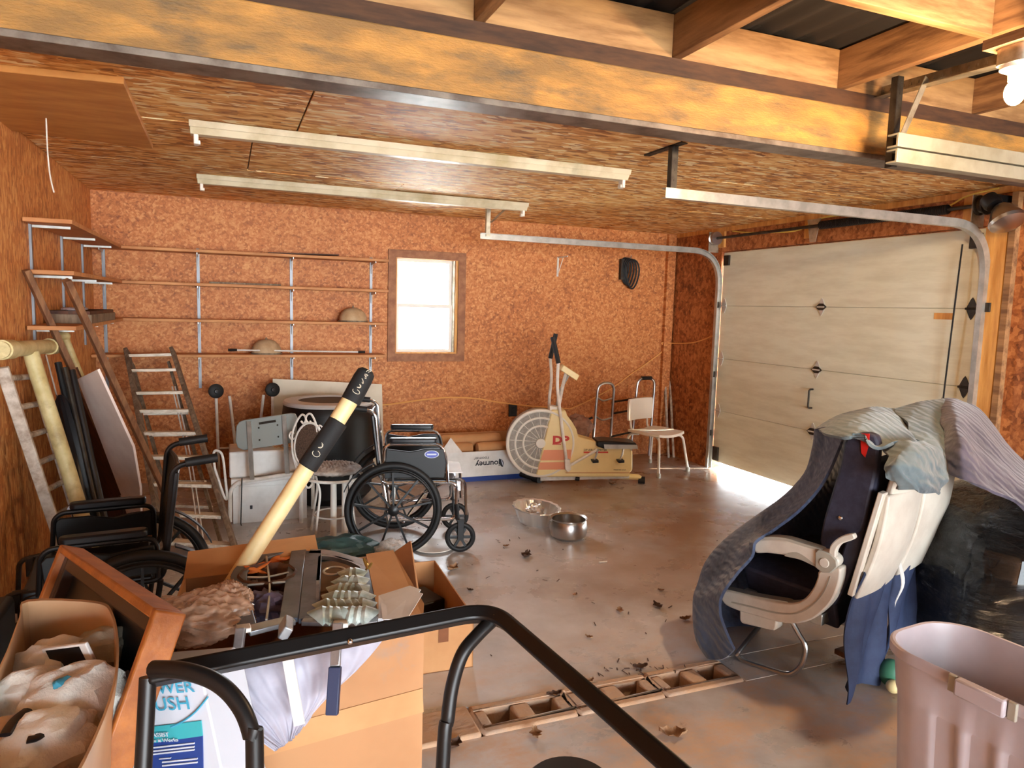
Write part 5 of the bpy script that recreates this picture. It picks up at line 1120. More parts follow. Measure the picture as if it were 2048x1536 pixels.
rows = [
    [Q(1362, 45, 3.55), Q(1410, 40, 3.6), Q(1480, 55, 3.65), Q(1560, 95, 3.65), Q(1680, 250, 3.6), Q(1800, 380, 3.55), Q(1960, 560, 3.45)],
    [Q(1366, 130, 3.3), Q(1430, 95, 3.32), Q(1520, 130, 3.36), Q(1620, 230, 3.34), Q(1720, 350, 3.3), Q(1820, 450, 3.26), Q(1960, 600, 3.2)],
    [Q(1372, 230, 3.12), Q(1450, 200, 3.04), Q(1540, 240, 3.1), Q(1640, 330, 3.12), Q(1730, 430, 3.1), Q(1830, 500, 3.06), Q(1960, 640, 3.0)],
    [Q(1385, 330, 3.0), Q(1470, 320, 2.92), Q(1560, 380, 2.96), Q(1650, 440, 2.98), Q(1740, 510, 2.98), Q(1840, 560, 2.94), Q(1960, 660, 2.9)],
    [Q(1400, 430, 2.95), Q(1480, 455, 2.88), Q(1560, 490, 2.86), Q(1650, 525, 2.86), Q(1740, 570, 2.88), Q(1840, 630, 2.86), Q(1960, 700, 2.84)],
]
obj('moving_blanket', drape(rows, 40, 70, .012, .010, 11), 'blanket_purple', label='purple grey quilted blanket spread over the black wrapped pile', cat='blanket', ang=1.2)
# black film wrapped pile
def filmmat():
    m = mat('black_film', (6, 6, 8), .12, coat=.4); N = m.node_tree.nodes; L = m.node_tree.links; b = N['Principled BSDF']
    tc = N.new('ShaderNodeTexCoord'); mp = N.new('ShaderNodeMapping'); mp.inputs['Scale'].default_value = (2.2, 2.2, 9); mp.inputs['Rotation'].default_value = (.25, .15, 0); L.new(tc.outputs['Object'], mp.inputs[0])
    n = N.new('ShaderNodeTexNoise'); n.inputs['Scale'].default_value = 4.5; n.inputs['Detail'].default_value = 7; n.inputs['Distortion'].default_value = 1.4; n.inputs['Roughness'].default_value = .62; L.new(mp.outputs[0], n.inputs['Vector'])
    bp = N.new('ShaderNodeBump'); bp.inputs['Strength'].default_value = 1; bp.inputs['Distance'].default_value = .09; L.new(n.outputs['Fac'], bp.inputs['Height']); L.new(bp.outputs[0], b.inputs['Normal'])
filmmat()
c = W(2062, 1100, d=3.32); cxx, cyy = c.x, c.y
def pile(u, v):
    a = 2 * pi * v; z = .0 + .87 * u; s = (1 - max(0, (u - .72) / .28) ** 2.2 * .75) * (.93 + .07 * sin(pi * u * 1.1)); k = 4
    ca, sa = cos(a), sin(a); r = 1 / (abs(ca) ** k + abs(sa) ** k) ** (1 / k)
    q = Vector((.52 * r * ca * s, .44 * r * sa * s, z)); w_ = noise.noise(q * 5) * .035 + noise.noise(q * 14) * .012
    q.x *= 1 + w_; q.y *= 1 + w_; rr_ = R(-20)
    return (cxx + q.x * cos(rr_) - q.y * sin(rr_), cyy + q.x * sin(rr_) + q.y * cos(rr_), q.z)
mb = MB(); nu, nv = 40, 80; vs = [pile(i / nu, j / nv) for i in range(nu + 1) for j in range(nv)]
fs = [(i * nv + j, i * nv + (j + 1) % nv, (i + 1) * nv + (j + 1) % nv, (i + 1) * nv + j) for i in range(nu) for j in range(nv)] + [tuple(range(nv))[::-1], tuple(nu * nv + j for j in range(nv))]
mb.add(vs, fs); obj('wrapped_pile', mb, 'black_film', label='tall bundle wrapped in shiny black plastic film beside the airline seats', cat='bundle', ang=1.5)

# scraps by the seats
a, b = W(1680, 1298, z=.03), W(1790, 1350, z=.03)
obj('wood_slat', MB().bar(a, b, .09, .025), 'old_wood', label='weathered wooden slat on the floor between the seats and the tote', cat='slat', bevel=.004)
mat('brass', (196, 164, 92), .3, .8)
obj('brass_rod', MB().tube([W(1716, 1276, z=.13), W(1752, 1322, z=.055)], .012, 12), 'brass', label='short brass coloured rod sticking up by the wooden slat', cat='rod')
p = W(1772, 1358, z=.05); mat('green_plastic', (64, 120, 92), .5)
t = thing('garden_tool', 'green and cream object poking out left of the grey tote', 'tool', (p.x, p.y, 0))
obj('green_body', MB().ell(p + Vector((.05, .02, .01)), (.05, .05, .06)), 'green_plastic', t); obj('cream_tip', MB().ell(p + Vector((.01, -.03, -.02)), (.03, .03, .028)), 'cream', t)

# ============================================================ GREY STORAGE TOTE
zr = .60
A = W(1783, 1245, z=zr); B = W(2048, 1418, z=zr); Cc = W(2048, 1262, z=zr)
# rim line directions on the rim height
fA, fB = W(1900, 1340, z=zr), W(2048, 1408, z=zr); u = (fB - fA); u.z = 0; u.normalize(); v = Vector((-u.y, u.x, 0))
if v.dot(Vector((0, 1, 0))) < 0: v = -v
bk0 = W(1900, 1240, z=zr); wdt = (bk0 - fA).dot(v)
le = W(1778, 1262, z=zr); l0 = (le - fA).dot(u)
Lt = .82; ctr = fA + u * (l0 + Lt / 2) + v * (wdt / 2); ctr.z = 0
t = thing('storage_tote', 'big open grey plastic storage tote standing in the near right corner', 'tote', ctr)
def rr_pts(L_, Wd, r, z, n=8, ripple=0, cnt=0):
    P = []; x, y = L_ / 2, Wd / 2
    for sx, sy, a0 in ((1, 1, 0), (-1, 1, pi / 2), (-1, -1, pi), (1, -1, 1.5 * pi)):
        for i in range(n + 1):
            a = a0 + pi / 2 * i / n; P.append((sx * (x - r) + r * cos(a), sy * (y - r) + r * sin(a)))
        nx = {(1, 1): (-1, 1), (-1, 1): (-1, -1), (-1, -1): (1, -1), (1, -1): (1, 1)}[(sx, sy)]
        a = P[-1]; b = (nx[0] * (x - r) + r * cos(a0 + pi / 2), nx[1] * (y - r) + r * sin(a0 + pi / 2)); m_ = 36
        for i in range(1, m_):
            f = i / m_; p = Vector(a).lerp(Vector(b), f); nrm = Vector((cos(a0 + pi / 2), sin(a0 + pi / 2))); e = min(1, min(f, 1 - f) * 8)
            p += nrm * ripple * e * (max(0, sin(f * pi * 2 * 5)) ** .5 - .5); P.append((p.x, p.y))
    return [ctr + u * p[0] + v * p[1] + Z3 * z for p in P]
wd_ = max(.38, min(wdt, .52))
prof = [(.84, .78, 0, .0), (.86, .82, .02, .006), (.90, .87, .30, .008), (.925, .90, .44, .008), (.94, .915, .455, 0), (.965, .95, .56, 0), (.985, .975, .565, 0), (1.0, 1.0, .57, 0), (1.0, 1.0, .597, 0), (.985, .98, .602, 0), (.965, .955, .60, 0), (.95, .935, .57, 0), (.925, .90, .46, 0), (.905, .88, .44, 0), (.885, .86, .30, 0), (.84, .79, .02, 0)]
rings = [rr_pts(Lt * a, wd_ * b, .14 * a, z, ripple=rp * 2.2) for a, b, z, rp in prof]; k = len(rings[0])
mb = MB(); vs = [p for r_ in rings for p in r_]; fs = [(i * k + j, i * k + (j + 1) % k, (i + 1) * k + (j + 1) % k, (i + 1) * k + j) for i in range(len(rings) - 1) for j in range(k)] + [tuple(range(k))[::-1], tuple((len(rings) - 1) * k + j for j in range(k))]
mb.add(vs, fs); obj('tote_body', mb, 'tote_plastic', t, ang=.7)
hx = (W(1965, 1378, z=zr) - ctr).dot(u)
hm = ctr + u * hx - v * (wd_ / 2 + .008) + Z3 * .578
obj('latch', MB().box(hm, (.13, .03, .05), Matrix((u, v, Z3)).transposed()), 'tote_plastic', t, bevel=.006)
for s in (-1, 1): obj('latch_slot', MB().box(hm + u * s * .078 + v * .004, (.022, .012, .05), Matrix((u, v, Z3)).transposed()), 'seat_grey', t, bevel=.003)
for k, (sx, sy, ln, an, m_, lab) in enumerate(((.0, -.05, .5, .15, 'old_wood', 'brown stick lying inside the grey tote, the left one'), (.2, -.02, .42, -.2, 'grey_wood', 'grey brown stick lying inside the grey tote, the right one'))):
    c = ctr + u * sx + v * sy + Z3 * .50; d = (u * cos(an) + v * sin(an)); obj('stick', MB().bar(c - d * ln / 2 + Z3 * .02, c + d * ln / 2 - Z3 * .02, .03, .015), m_, label=lab, cat='stick', bevel=.003)
obj('dark_bag', MB().ell(ctr + u * .0 + Z3 * .25, (.20, .12, .20), (0, 0, atan2(u.y, u.x)), 24, 14, nz=.25, seed=6), 'black_vinyl', label='dark bag filling the bottom of the grey tote', cat='bag')
# ============================================================ FOREGROUND
# ---- old footing: concrete blocks, two cells each, tops level with the slab
hx_ = [W(a, b, z=0).x for a, b in ((1005, 1430), (1085, 1413), (1188, 1390), (1265, 1378), (1355, 1361), (1425, 1352))]
B0x = (hx_[0] + hx_[1]) / 2; pit = (hx_[4] + hx_[5] - hx_[0] - hx_[1]) / 4
y0, y1 = YBL - .10, YBL + .10
labs = ['second from the cardboard boxes', 'the middle one of the row', 'nearest the airline seats']
def block(xc, ln, cells, label, z=.006):
    mb = MB(); w = .046; a, b = xc - ln / 2 + .004, xc + ln / 2 - .004
    mb.bb((a, y0, -.2), (b, y0 + w, z)); mb.bb((a, y1 - w, -.2), (b, y1, z))
    xs = [a + (b - a) * i / cells for i in range(cells + 1)]
    for i, x in enumerate(xs):
        l_, r_ = (x - .04, x + .04) if 0 < i < cells else ((x, x + .055) if i == 0 else (x - .055, x)); mb.bb((l_, y0 + w, -.2), (r_, y1 - w, z))
    mb.bb((a, y0, -.2), (b, y1, -.085))
    return obj('concrete_block', mb, 'concrete_block', label=label, cat='concrete block', group='row of blocks in the floor', bevel=.012)
for i in range(3): block(B0x + pit * i, pit, 2, 'dusty two hole concrete block set in the floor, ' + labs[i])
xl = B0x - pit * .5; xr = B0x + pit * 2.5
m_ = MB(); m_.bb((xl - .40, y0, -.2), (xl - .004, y1, .012)); obj('concrete_block', m_, 'concrete_block', label='solid dusty concrete block in the floor, closest to the cardboard boxes', cat='concrete block', group='row of blocks in the floor', bevel=.01)
obj('floor_footing', MB().bb((XL - .1, y0, -.2), (xl - .404, y1, -.002)), 'concrete', kind='structure', smooth=False, recenter=False)
obj('floor_footing', MB().bb((xr, y0, -.2), (XR + .1, y1, -.002)), 'concrete', kind='structure', smooth=False, recenter=False)
# ---- big cardboard box
def LD(px, d, z):
    "point at pixel column px, forward distance d, height z"
    lat = (px - 1024) / FPX * d
    k = Vector((cx.x, cy.x)) * lat   # world x,y parts of the right vector
    # solve on the horizontal plane z: forward distance d and lateral lat
    fx, fy = fwd.x, fwd.y; rx, ry = right.x, right.y
    fz, rz_ = fwd.z, right.z; ux, uy, uz = up.x, up.y, up.z
    h = (z - EYE.z - fz * d - rz_ * lat) / uz
    return EYE + fwd * d + right * lat + up * h
bz = .85
FR, FL, BR, BL = LD(848, 1.665, bz), LD(300, 1.43, bz), LD(790, 2.13, bz), LD(367, 1.89, bz)
t = thing('cardboard_box', 'big open brown cardboard box piled with oddments behind the black metal frame', 'box', ((FR + BL) / 2) * 1 - Vector((0, 0, bz)))
mat('box_front', (178, 130, 88), .72, var=(162, 114, 74), vs=2.2, dark=(140, 128, 120), ds=2.6, dlo=.55, dhi=.66)
def wallp(mb, a, b, z0, z1, th=.006):
    n = (b - a).cross(Z3).normalized(); c = (FR + BL) / 2; mid = (a + b) / 2
    if (c - mid).dot(n) > 0: n = -n
    a0, b0 = Vector((a.x, a.y, z0)), Vector((b.x, b.y, z0)); a1, b1 = Vector((a.x, a.y, z1)), Vector((b.x, b.y, z1))
    return mb.add([a0, b0, b1, a1, a0 - n * th, b0 - n * th, b1 - n * th, a1 - n * th], [(0, 1, 2, 3), (7, 6, 5, 4), (0, 4, 5, 1), (1, 5, 6, 2), (2, 6, 7, 3), (3, 7, 4, 0)])
mb = MB(); wallp(mb, FL, FR, 0, bz); wallp(mb, FR, BR, 0, bz); wallp(mb, BR, BL, 0, bz); wallp(mb, BL, FL, 0, bz); obj('carton', mb, 'box_front', t, smooth=False)
u_ = (FR - FL).normalized(); v_ = (BL - FL).normalized()
obj('back_flap', MB().poly3([BL, BL.lerp(BR, .62), BL.lerp(BR, .6) + v_ * .10 + Z3 * .05, BL + v_ * .10 + Z3 * .04], .004), 'cardboard', t, smooth=False)
obj('right_flap', MB().poly3([FR, BR, BR + u_ * .05 + Z3 * .03, FR + u_ * .0 + Z3 * .02 + v_ * .05], .004), 'cardboard', t, smooth=False)
tp = PLN(FR - v_ * .001, u_); fdv = -v_
obj('tape', MB().bar(FL.lerp(FR, .2) - v_ * .002 + Z3 * -.22, FR - v_ * .002 - Z3 * .19, .001, .06), 'cardboard', t, smooth=False)
mb = MB(); mb.add([FL + v_ * .02 - Z3 * .10, FR + v_ * .02 - Z3 * .10, BR - v_ * .02 - Z3 * .10, BL - v_ * .02 - Z3 * .10], [(0, 1, 2, 3)])
mb = MB().sheet(lambda a, b: FL.lerp(FR, .02 + .96 * a).lerp(BL.lerp(BR, .02 + .96 * a), .03 + .94 * b) + Z3 * (-.09 + .03 * noise.noise(Vector((a * 7, b * 6, 1)))), 20, 16, .01); obj('packing_paper', mb, 'cardboard_dark', t)
# second, smaller open box on the floor
f2, b2 = LD(948, 3.13, .236), LD(870, 3.80, .236); dv = (b2 - f2); dvn = dv.normalized(); lv = Vector((-dvn.y, dvn.x, 0)); l2 = f2 + lv * .62; l3 = b2 + lv * .62
t = thing('cardboard_box', 'low open cardboard box on the floor beyond the big one', 'box', Vector(((f2.x + l3.x) / 2, (f2.y + l3.y) / 2, 0)))
mb = MB()
def wp2(mb, a, b, n, z0=0, z1=.236, th=.006):
    a0, b0, a1, b1 = [Vector((p.x, p.y, z)) for p, z in ((a, z0), (b, z0), (a, z1), (b, z1))]
    mb.add([a0, b0, b1, a1, a0 + n * th, b0 + n * th, b1 + n * th, a1 + n * th], [(0, 1, 2, 3), (7, 6, 5, 4), (0, 4, 5, 1), (1, 5, 6, 2), (2, 6, 7, 3), (3, 7, 4, 0)])
wp2(mb, f2, b2, lv); wp2(mb, b2, l3, -dvn); wp2(mb, l3, l2, -lv); wp2(mb, l2, f2, dvn); obj('carton', mb, 'cardboard', t, smooth=False)
mb = MB(); q = [Vector((p.x, p.y, .004)) for p in (f2, b2, l3, l2)]; mb.poly3(q, .004); obj('carton_bottom', mb, 'cardboard_dark', t, smooth=False)
obj('tape_patch', MB().prism([(0, 0), (.045, 0), (.045, .08), (0, .08)], f2 + lv * .16 - dvn * .002 - Z3 * .1, -lv, Z3, .002), 'cardboard_dark', t)
c = (b2 + l3) / 2 * 1; c = b2 + lv * .12 - dvn * .22; obj('black_case', MB().box((c.x, c.y, .075), (.15, .2, .14), (0, 0, .3)), 'black_plastic', label='small black case inside the low open cardboard box', cat='case', bevel=.008)
# ---- things piled on the big box: two arched metal gates lying flat
gz = .875
def GW(x, y, z=gz, k=3.16): return W(400 + x / k, 1050 + y / k, z=z)
mat('gate_metal', (80, 86, 98), .4, .2, var=(112, 116, 126), vs=16, dark=(40, 38, 40), ds=8)
mat('zinc', (176, 180, 184), .35, .8, var=(140, 144, 150), vs=12)
def strip(mb, L, w, th=.012, z=gz):
    P = [GW(*q, z=z) for q in L]
    n = len(P); vs = []
    for i in range(n):
        d = (P[min(i + 1, n - 1)] - P[max(i - 1, 0)]).normalized(); s = Vector((-d.y, d.x, 0)); ww = w / 2
        vs += [P[i] + s * ww, P[i] - s * ww, P[i] - s * ww - Z3 * th, P[i] + s * ww - Z3 * th]
    fs = [(i * 4 + j, i * 4 + (j + 1) % 4, (i + 1) * 4 + (j + 1) % 4, (i + 1) * 4 + j) for i in range(n - 1) for j in range(4)] + [(3, 2, 1, 0), (n * 4 - 4, n * 4 - 3, n * 4 - 2, n * 4 - 1)]
    return mb.add(vs, fs)
def arc(L): return [(p.x, p.y) for p in smoothpath([(a, b, 0) for a, b in L], 5)]
t = thing('metal_arch_panel', 'left arched dark metal panel lying on the big cardboard box, partly under the tan bag', 'metal panel', GW(440, 400), group='arched metal panels on the box')
obj('arch_bar', strip(MB(), arc([(640, 118), (540, 150), (400, 195), (290, 250), (250, 300), (245, 345), (262, 480), (300, 640)]), .040), 'gate_metal', t, bevel=.002)
obj('side_bar', strip(MB(), [(632, 115), (600, 300), (560, 590)], .042), 'gate_metal', t, bevel=.002); obj('bottom_bar', strip(MB(), [(300, 655), (430, 622), (590, 585)], .035), 'zinc', t, bevel=.002)
for L_ in ([(300, 330), (420, 330), (560, 300)], [(300, 380), (420, 370), (540, 360)], [(420, 200), (440, 400), (420, 600)]): obj('rod', MB().tube(smoothpath([GW(*q) for q in L_], 5), .003, 6), 'galv', t)
t = thing('metal_arch_panel', 'right arched dark metal panel with grey green metal leaves, lying on the big cardboard box', 'metal panel', GW(900, 400), group='arched metal panels on the box')
obj('arch_bar', strip(MB(), arc([(690, 165), (800, 170), (930, 205), (1030, 232), (1075, 270), (1090, 400), (1110, 590)]), .036), 'zinc', t, bevel=.002)
obj('side_bar', strip(MB(), [(718, 160), (705, 350), (688, 590)], .046), 'gate_metal', t, bevel=.002); obj('bottom_bar', strip(MB(), [(650, 590), (900, 596), (1125, 590)], .03), 'zinc', t, bevel=.002)
obj('inner_bar', strip(MB(), arc([(760, 190), (880, 205), (1000, 250), (1030, 300), (1040, 560)]), .010), 'zinc', t); obj('inner_bar', strip(MB(), [(758, 195), (745, 350), (740, 580)], .008), 'zinc', t)
mat('metal_leaf', (150, 166, 156), .4, .15, var=(196, 208, 204), vs=14, dark=(84, 92, 80), ds=9)
for r, (yy, x0_, x1_, n_) in enumerate(((300, 930, 1000, 2), (350, 900, 1010, 3), (400, 860, 1020, 4), (450, 830, 1040, 5), (500, 780, 1050, 6), (550, 750, 1070, 7))):
    for k in range(n_):
        p = GW(x0_ + (x1_ - x0_) * (k + .5) / n_, yy, gz + .022 + .004 * (r % 2)); a = random.uniform(-.5, .5)
        def lf_(u, v, p=p, a=a):
            w_ = .034 * sin(pi * min(1, .06 + .94 * u) ** .8) * (v - .5) * 2; x_ = w_; y_ = (.5 - u) * .075; z_ = .012 * abs(v - .5) * 2 * -1 + .016 * sin(pi * u) - .004
            return (p.x + x_ * cos(a) - y_ * sin(a), p.y + x_ * sin(a) + y_ * cos(a), p.z + z_)
        obj('leaf_ornament', MB().sheet(lf_, 7, 4, .0015), 'metal_leaf', t)
obj('scroll', MB().torus(GW(850, 290, gz + .01), (0, 0, 1), .028, .003, 24, 6), 'galv', t); obj('curled_wire', MB().tube(smoothpath([GW(1040, 300), GW(1060, 250, gz + .03), GW(1035, 215, gz + .04), GW(1060, 275, gz + .03), GW(1085, 240, gz + .05)], 6), .003, 6), 'brass', t)
# tied feet of the panels hanging over the front
def DW(x, y, d, k=3.16): return W(400 + x / k, 1050 + y / k, d=d)
for k, (a, b, c_, lab) in enumerate((((258, 650), (215, 1020), (125, 1385), 'left metal leg with a dark blue end hanging over the front of the big box'), ((872, 620), (855, 895), (835, 1200), 'right metal leg with a dark blue end hanging over the front of the big box'))):
    t = thing('folding_leg', lab, 'leg strut', DW(*b, 1.42), group='struts hanging over the box front')
    p0, p1, p2 = DW(*a, 1.46), DW(*b, 1.42), DW(*c_, 1.40)
    obj('pale_arm', MB().bar(p0, p1, .020, .012, fwd), 'zinc', t, bevel=.002)
    obj('blue_end', MB().bar(p1, p2, .024, .016, fwd), 'strut_blue' if 'strut_blue' in M else 'navy', t, bevel=.002)
    obj('bracket', MB().bar(DW(a[0] + 20, a[1] + 20, 1.52), DW(a[0] + 10, a[1] - 30, 1.62), .03, .01), 'white_metal', t, bevel=.002)
obj('pin_bracket', MB().bar(DW(540, 690, 1.45), DW(545, 610, 1.5), .03, .02, fwd), 'zinc', label='small bent zinc bracket on the near edge of the metal panels', cat='bracket', bevel=.003)
# pleated white sheet hanging down the front
rows = [[DW(-95, 885, 1.40), DW(200, 860, 1.46), DW(500, 780, 1.48), DW(820, 740, 1.50), DW(1195, 675, 1.52)],
        [DW(-65, 985, 1.38), DW(220, 950, 1.44), DW(520, 900, 1.46), DW(800, 860, 1.48), DW(1100, 800, 1.52)],
        [DW(60, 1130, 1.38), DW(280, 1100, 1.43), DW(540, 1060, 1.45), DW(760, 1020, 1.48), DW(960, 950, 1.52)],
        [DW(200, 1230, 1.39), DW(370, 1220, 1.42), DW(560, 1190, 1.44), DW(700, 1150, 1.47), DW(790, 1110, 1.51)],
        [DW(480, 1420, 1.40), DW(520, 1400, 1.41), DW(560, 1370, 1.42), DW(600, 1330, 1.43), DW(650, 1270, 1.46)]]
G_ = [[Vector(p) for p in r] for r in rows]
def pleat(u, v):
    p = crs([crs(r, v) for r in G_], u); return p - fwd * (.0022 * sin(v * 75 - u * 12) + .003 * sin(v * 23))
mat('pleated_white', (180, 178, 192), .55, var=(154, 150, 164), vs=6, st=(1, 1, 1), bump=.1, bs=14)
obj('pleated_sheet', MB().sheet(pleat, 50, 110, .004), 'pleated_white', label='pleated silvery white sheet hanging to a point over the front of the big cardboard box', cat='sheet', ang=1.2)
obj('white_ribbon', MB().bar(DW(545, 790, 1.43), DW(630, 1265, 1.40), .022, .003, fwd), 'paper_white', label='flat white ribbon down the middle of the pleated sheet', cat='ribbon')
# tan plastic bag
c = W(425, 1215, z=.92)
def bag(u, v):
    th = pi * u; a = 2 * pi * v; q = Vector((sin(th) * cos(a), sin(th) * sin(a), cos(th))); f = 1 + .35 * noise.noise(q * 2.3 + Vector((3, 1, 0))) + .16 * abs(noise.noise(q * 6)) * 2 - .05
    return c + Vector((q.x * .19 * f, q.y * .15 * f, q.z * .07 * f))
def crumple(c, d, seed, seg=110, ring=64, rot=0):
    mb = MB().ell((0, 0, 0), (1, 1, 1), seg=seg, ring=ring); o_ = []
    for v in mb.v:
        f = 1 + .22 * noise.noise(v * 1.6 + Vector((seed, 0, 0))); r1 = 1 - abs(noise.noise(v * 3.1 + Vector((seed, 4, 0)))) * 2; r2 = 1 - abs(noise.noise(v * 7 + Vector((0, seed, 9)))) * 2
        f += .20 * r1 + .035 * r2 - .08; q = Vector((v.x * d[0] * f, v.y * d[1] * f, v.z * d[2] * (f + .12 * r2))); o_.append(c + Matrix.Rotation(rot, 3, 'Z') @ q)
    mb.v = o_; return mb
obj('plastic_bag', crumple(W(400, 1232, z=.87), (.11, .10, .040), 3), 'bag_film', label='crumpled tan translucent plastic bag on top of the big cardboard box', cat='bag', ang=2)
obj('plastic_bag', crumple(W(462, 1196, z=.88), (.04, .06, .032), 8, 80, 50, .4), 'bag_film', label='gathered neck of a tan bag beside the left arched panel', cat='bag', ang=2)
obj('wicker_basket', MB().lathe([(0, 0), (.05, 0), (.075, .045), (.07, .05), (.045, .01), (0, .01)], W(535, 1180, z=.83), (0, 0, 1), 26, cap=False, fn=lambda a, z: 1 + .04 * cos(14 * a)), 'dark_plank', label='small dark wicker basket under the left arched panel', cat='basket')
mat('orange_leaf', (222, 128, 56), .6, var=(196, 92, 40), vs=14); mat('purple_cloth', (104, 92, 112), .8, var=(80, 70, 90), vs=14)
t = thing('leaf_garland', 'garland of orange artificial leaves under the left arched panel', 'garland', W(530, 1135, z=.85))
for k in range(14):
    p = W(495 + 7 * k, 1146 - 2.6 * k, z=.862 + .004 * (k % 3)) + Vector((random.uniform(-.02, .02), random.uniform(-.02, .02), 0)); obj('leaf', MB().ell(p, (.034, .014, .004), (random.uniform(-.3, .3), random.uniform(-.3, .3), random.uniform(0, 3)), 10, 5, nz=.3, seed=k), 'orange_leaf', t)
obj('purple_cloth', MB().ell(W(535, 1215, z=.84), (.07, .06, .035), seg=30, ring=18, nz=.4, ns=4, seed=3), 'purple_cloth', label='crumpled purple grey cloth under the left arched panel', cat='cloth')
# cardboard flap and papers at the right of the pile
tq = [W(732, 1112, z=.90), W(786, 1104, z=.90), W(848, 1212, z=.87), W(846, 1240, z=.86), W(757, 1238, z=.87)]
obj('loose_flap', MB().poly3(tq, .006), 'cardboard', label='sheet of cardboard sticking out right of the arched panels', cat='cardboard', smooth=False)
for k, (L_, zz) in enumerate((([(757, 1192), (820, 1172), (842, 1180), (800, 1238), (757, 1238)], .905), ([(762, 1205), (830, 1183), (846, 1188), (815, 1238), (765, 1240)], .915))):
    obj('loose_paper', MB().poly3([W(a, b, z=zz + .002 * i) for i, (a, b) in enumerate(L_)], .0012), 'paper_white', label=['thin translucent paper on the cardboard sheet, the lower one', 'thin translucent paper on the cardboard sheet, the upper one'][k], cat='paper', smooth=False)
# teal bag and clear pack on the floor behind
c = W(672, 1112, z=.03)
mat('teal_dark', (62, 96, 98), .45, var=(44, 72, 76), vs=6)
obj('teal_bag', MB().ell(c + Z3 * .06 + Vector((0, -.1, 0)), (.24, .17, .09), seg=40, ring=22, nz=.3, ns=3, seed=12), 'teal_dark', label='dark teal plastic bag on the floor behind the arched metal panels', cat='bag', ang=.3)
obj('clear_pack', MB().ell(c + Vector((.30, -.2, .07)), (.09, .08, .07), seg=30, ring=18, nz=.3, ns=3, seed=14), 'clear_film', label='clear plastic pack lying beside the dark teal bag', cat='pack', ang=.3)
obj('cyan_card', MB().box(c + Vector((.30, -.24, .05)), (.08, .04, .04), (0, 0, .3)), 'teal', label='bright cyan carton inside the clear pack', cat='carton', bevel=.003)

# ---- black metal frame
fz = 1.03
t = thing('tubular_stand', 'black tubular metal frame with curved legs in the near foreground', 'frame', LD(700, 1.1, 0))
cL, cC, cR = LD(296, 1.055, fz), LD(985, 1.325, fz), LD(1370, .86, fz)
obj('top_rail', MB().tube(fillet([cL + (cL - cC).normalized() * .0 , cC, cR + (cR - cC).normalized() * .3], .07, 10), .020, 4, flat=1), 'black_metal', t, bevel=.005, ang=.5)
obj('leg', MB().tube(fillet([cL + Z3 * .0, W(283, 1600, d=1.03), W(280, 2300, d=1.0)], .02), .0125, 12), 'black_metal', t)
obj('leg', MB().tube(smoothpath([W(306, 1338, d=1.05), W(370, 1342, d=1.03), W(435, 1366, d=1.02), W(480, 1412, d=1.01), W(503, 1470, d=1.0), W(510, 1540, d=1.0), W(516, 2400, d=.98)], 6), .0125, 12), 'black_metal', t)
obj('leg', MB().tube(smoothpath([W(988, 1238, d=1.30), W(955, 1270, d=1.28), W(925, 1308, d=1.26), W(905, 1370, d=1.25), W(895, 1440, d=1.24), W(885, 1540, d=1.23), W(850, 2350, d=1.2)], 6), .0125, 12), 'black_metal', t)
for q in (W(990, 1232, d=1.285), W(700, 1283, d=1.18)): obj('rivet', MB().ell(q, (.005, .005, .005), seg=10, ring=8), 'chrome', t)
# ---- picture frame leaning at the left
A_, B_ = W(130, 1090, d=1.75), W(325, 1222, d=1.25); uu = (A_ - B_).normalized(); Cp = W(213, 1536, d=1.19); vv = (Cp - B_); vv = (vv - uu * vv.dot(uu)).normalized()
if vv.z > 0: vv = -vv
nn = uu.cross(vv).normalized()
if nn.dot(EYE - B_) < 0: nn = -nn
Wf = (A_ - B_).length; Hf = min(1.0, (B_.z - .02) / max(.2, -vv.z)); 
t = thing('picture_frame', 'large brown wooden picture frame leaning against the boxes at the left', 'picture frame', (B_ + uu * Wf / 2 + vv * Hf))
def frp(a, b, c=0): return B_ + uu * a + vv * b + nn * c
def mould(a0, a1, b0, b1, c0, c1, m_, nm, par=t):
    mb = MB(); vs = [frp(a, b, c) for a in (a0, a1) for b in (b0, b1) for c in (c0, c1)]; mb.add(vs, [(0, 1, 3, 2), (4, 6, 7, 5), (0, 4, 5, 1), (2, 3, 7, 6), (0, 2, 6, 4), (1, 5, 7, 3)]); return obj(nm, mb, m_, par, bevel=.004)
fw_ = .05
for a0, a1, b0, b1 in ((0, .018, 0, Hf), (Wf - .018, Wf, 0, Hf), (.018, Wf - .018, 0, .018), (.018, Wf - .018, Hf - .018, Hf)): mould(a0, a1, b0, b1, -.045, .012, 'frame_wood', 'outer_moulding')
for a0, a1, b0, b1 in ((.018, fw_, .018, Hf - .018), (Wf - fw_, Wf - .018, .018, Hf - .018), (fw_, Wf - fw_, .018, fw_), (fw_, Wf - fw_, Hf - fw_, Hf - .018)): mould(a0, a1, b0, b1, -.04, -.004, 'frame_dark' if 'frame_dark' in M else 'dark_plank', 'inner_moulding')
mould(fw_, Wf - fw_, fw_, Hf - fw_, -.04, -.03, 'black_vinyl', 'backing')
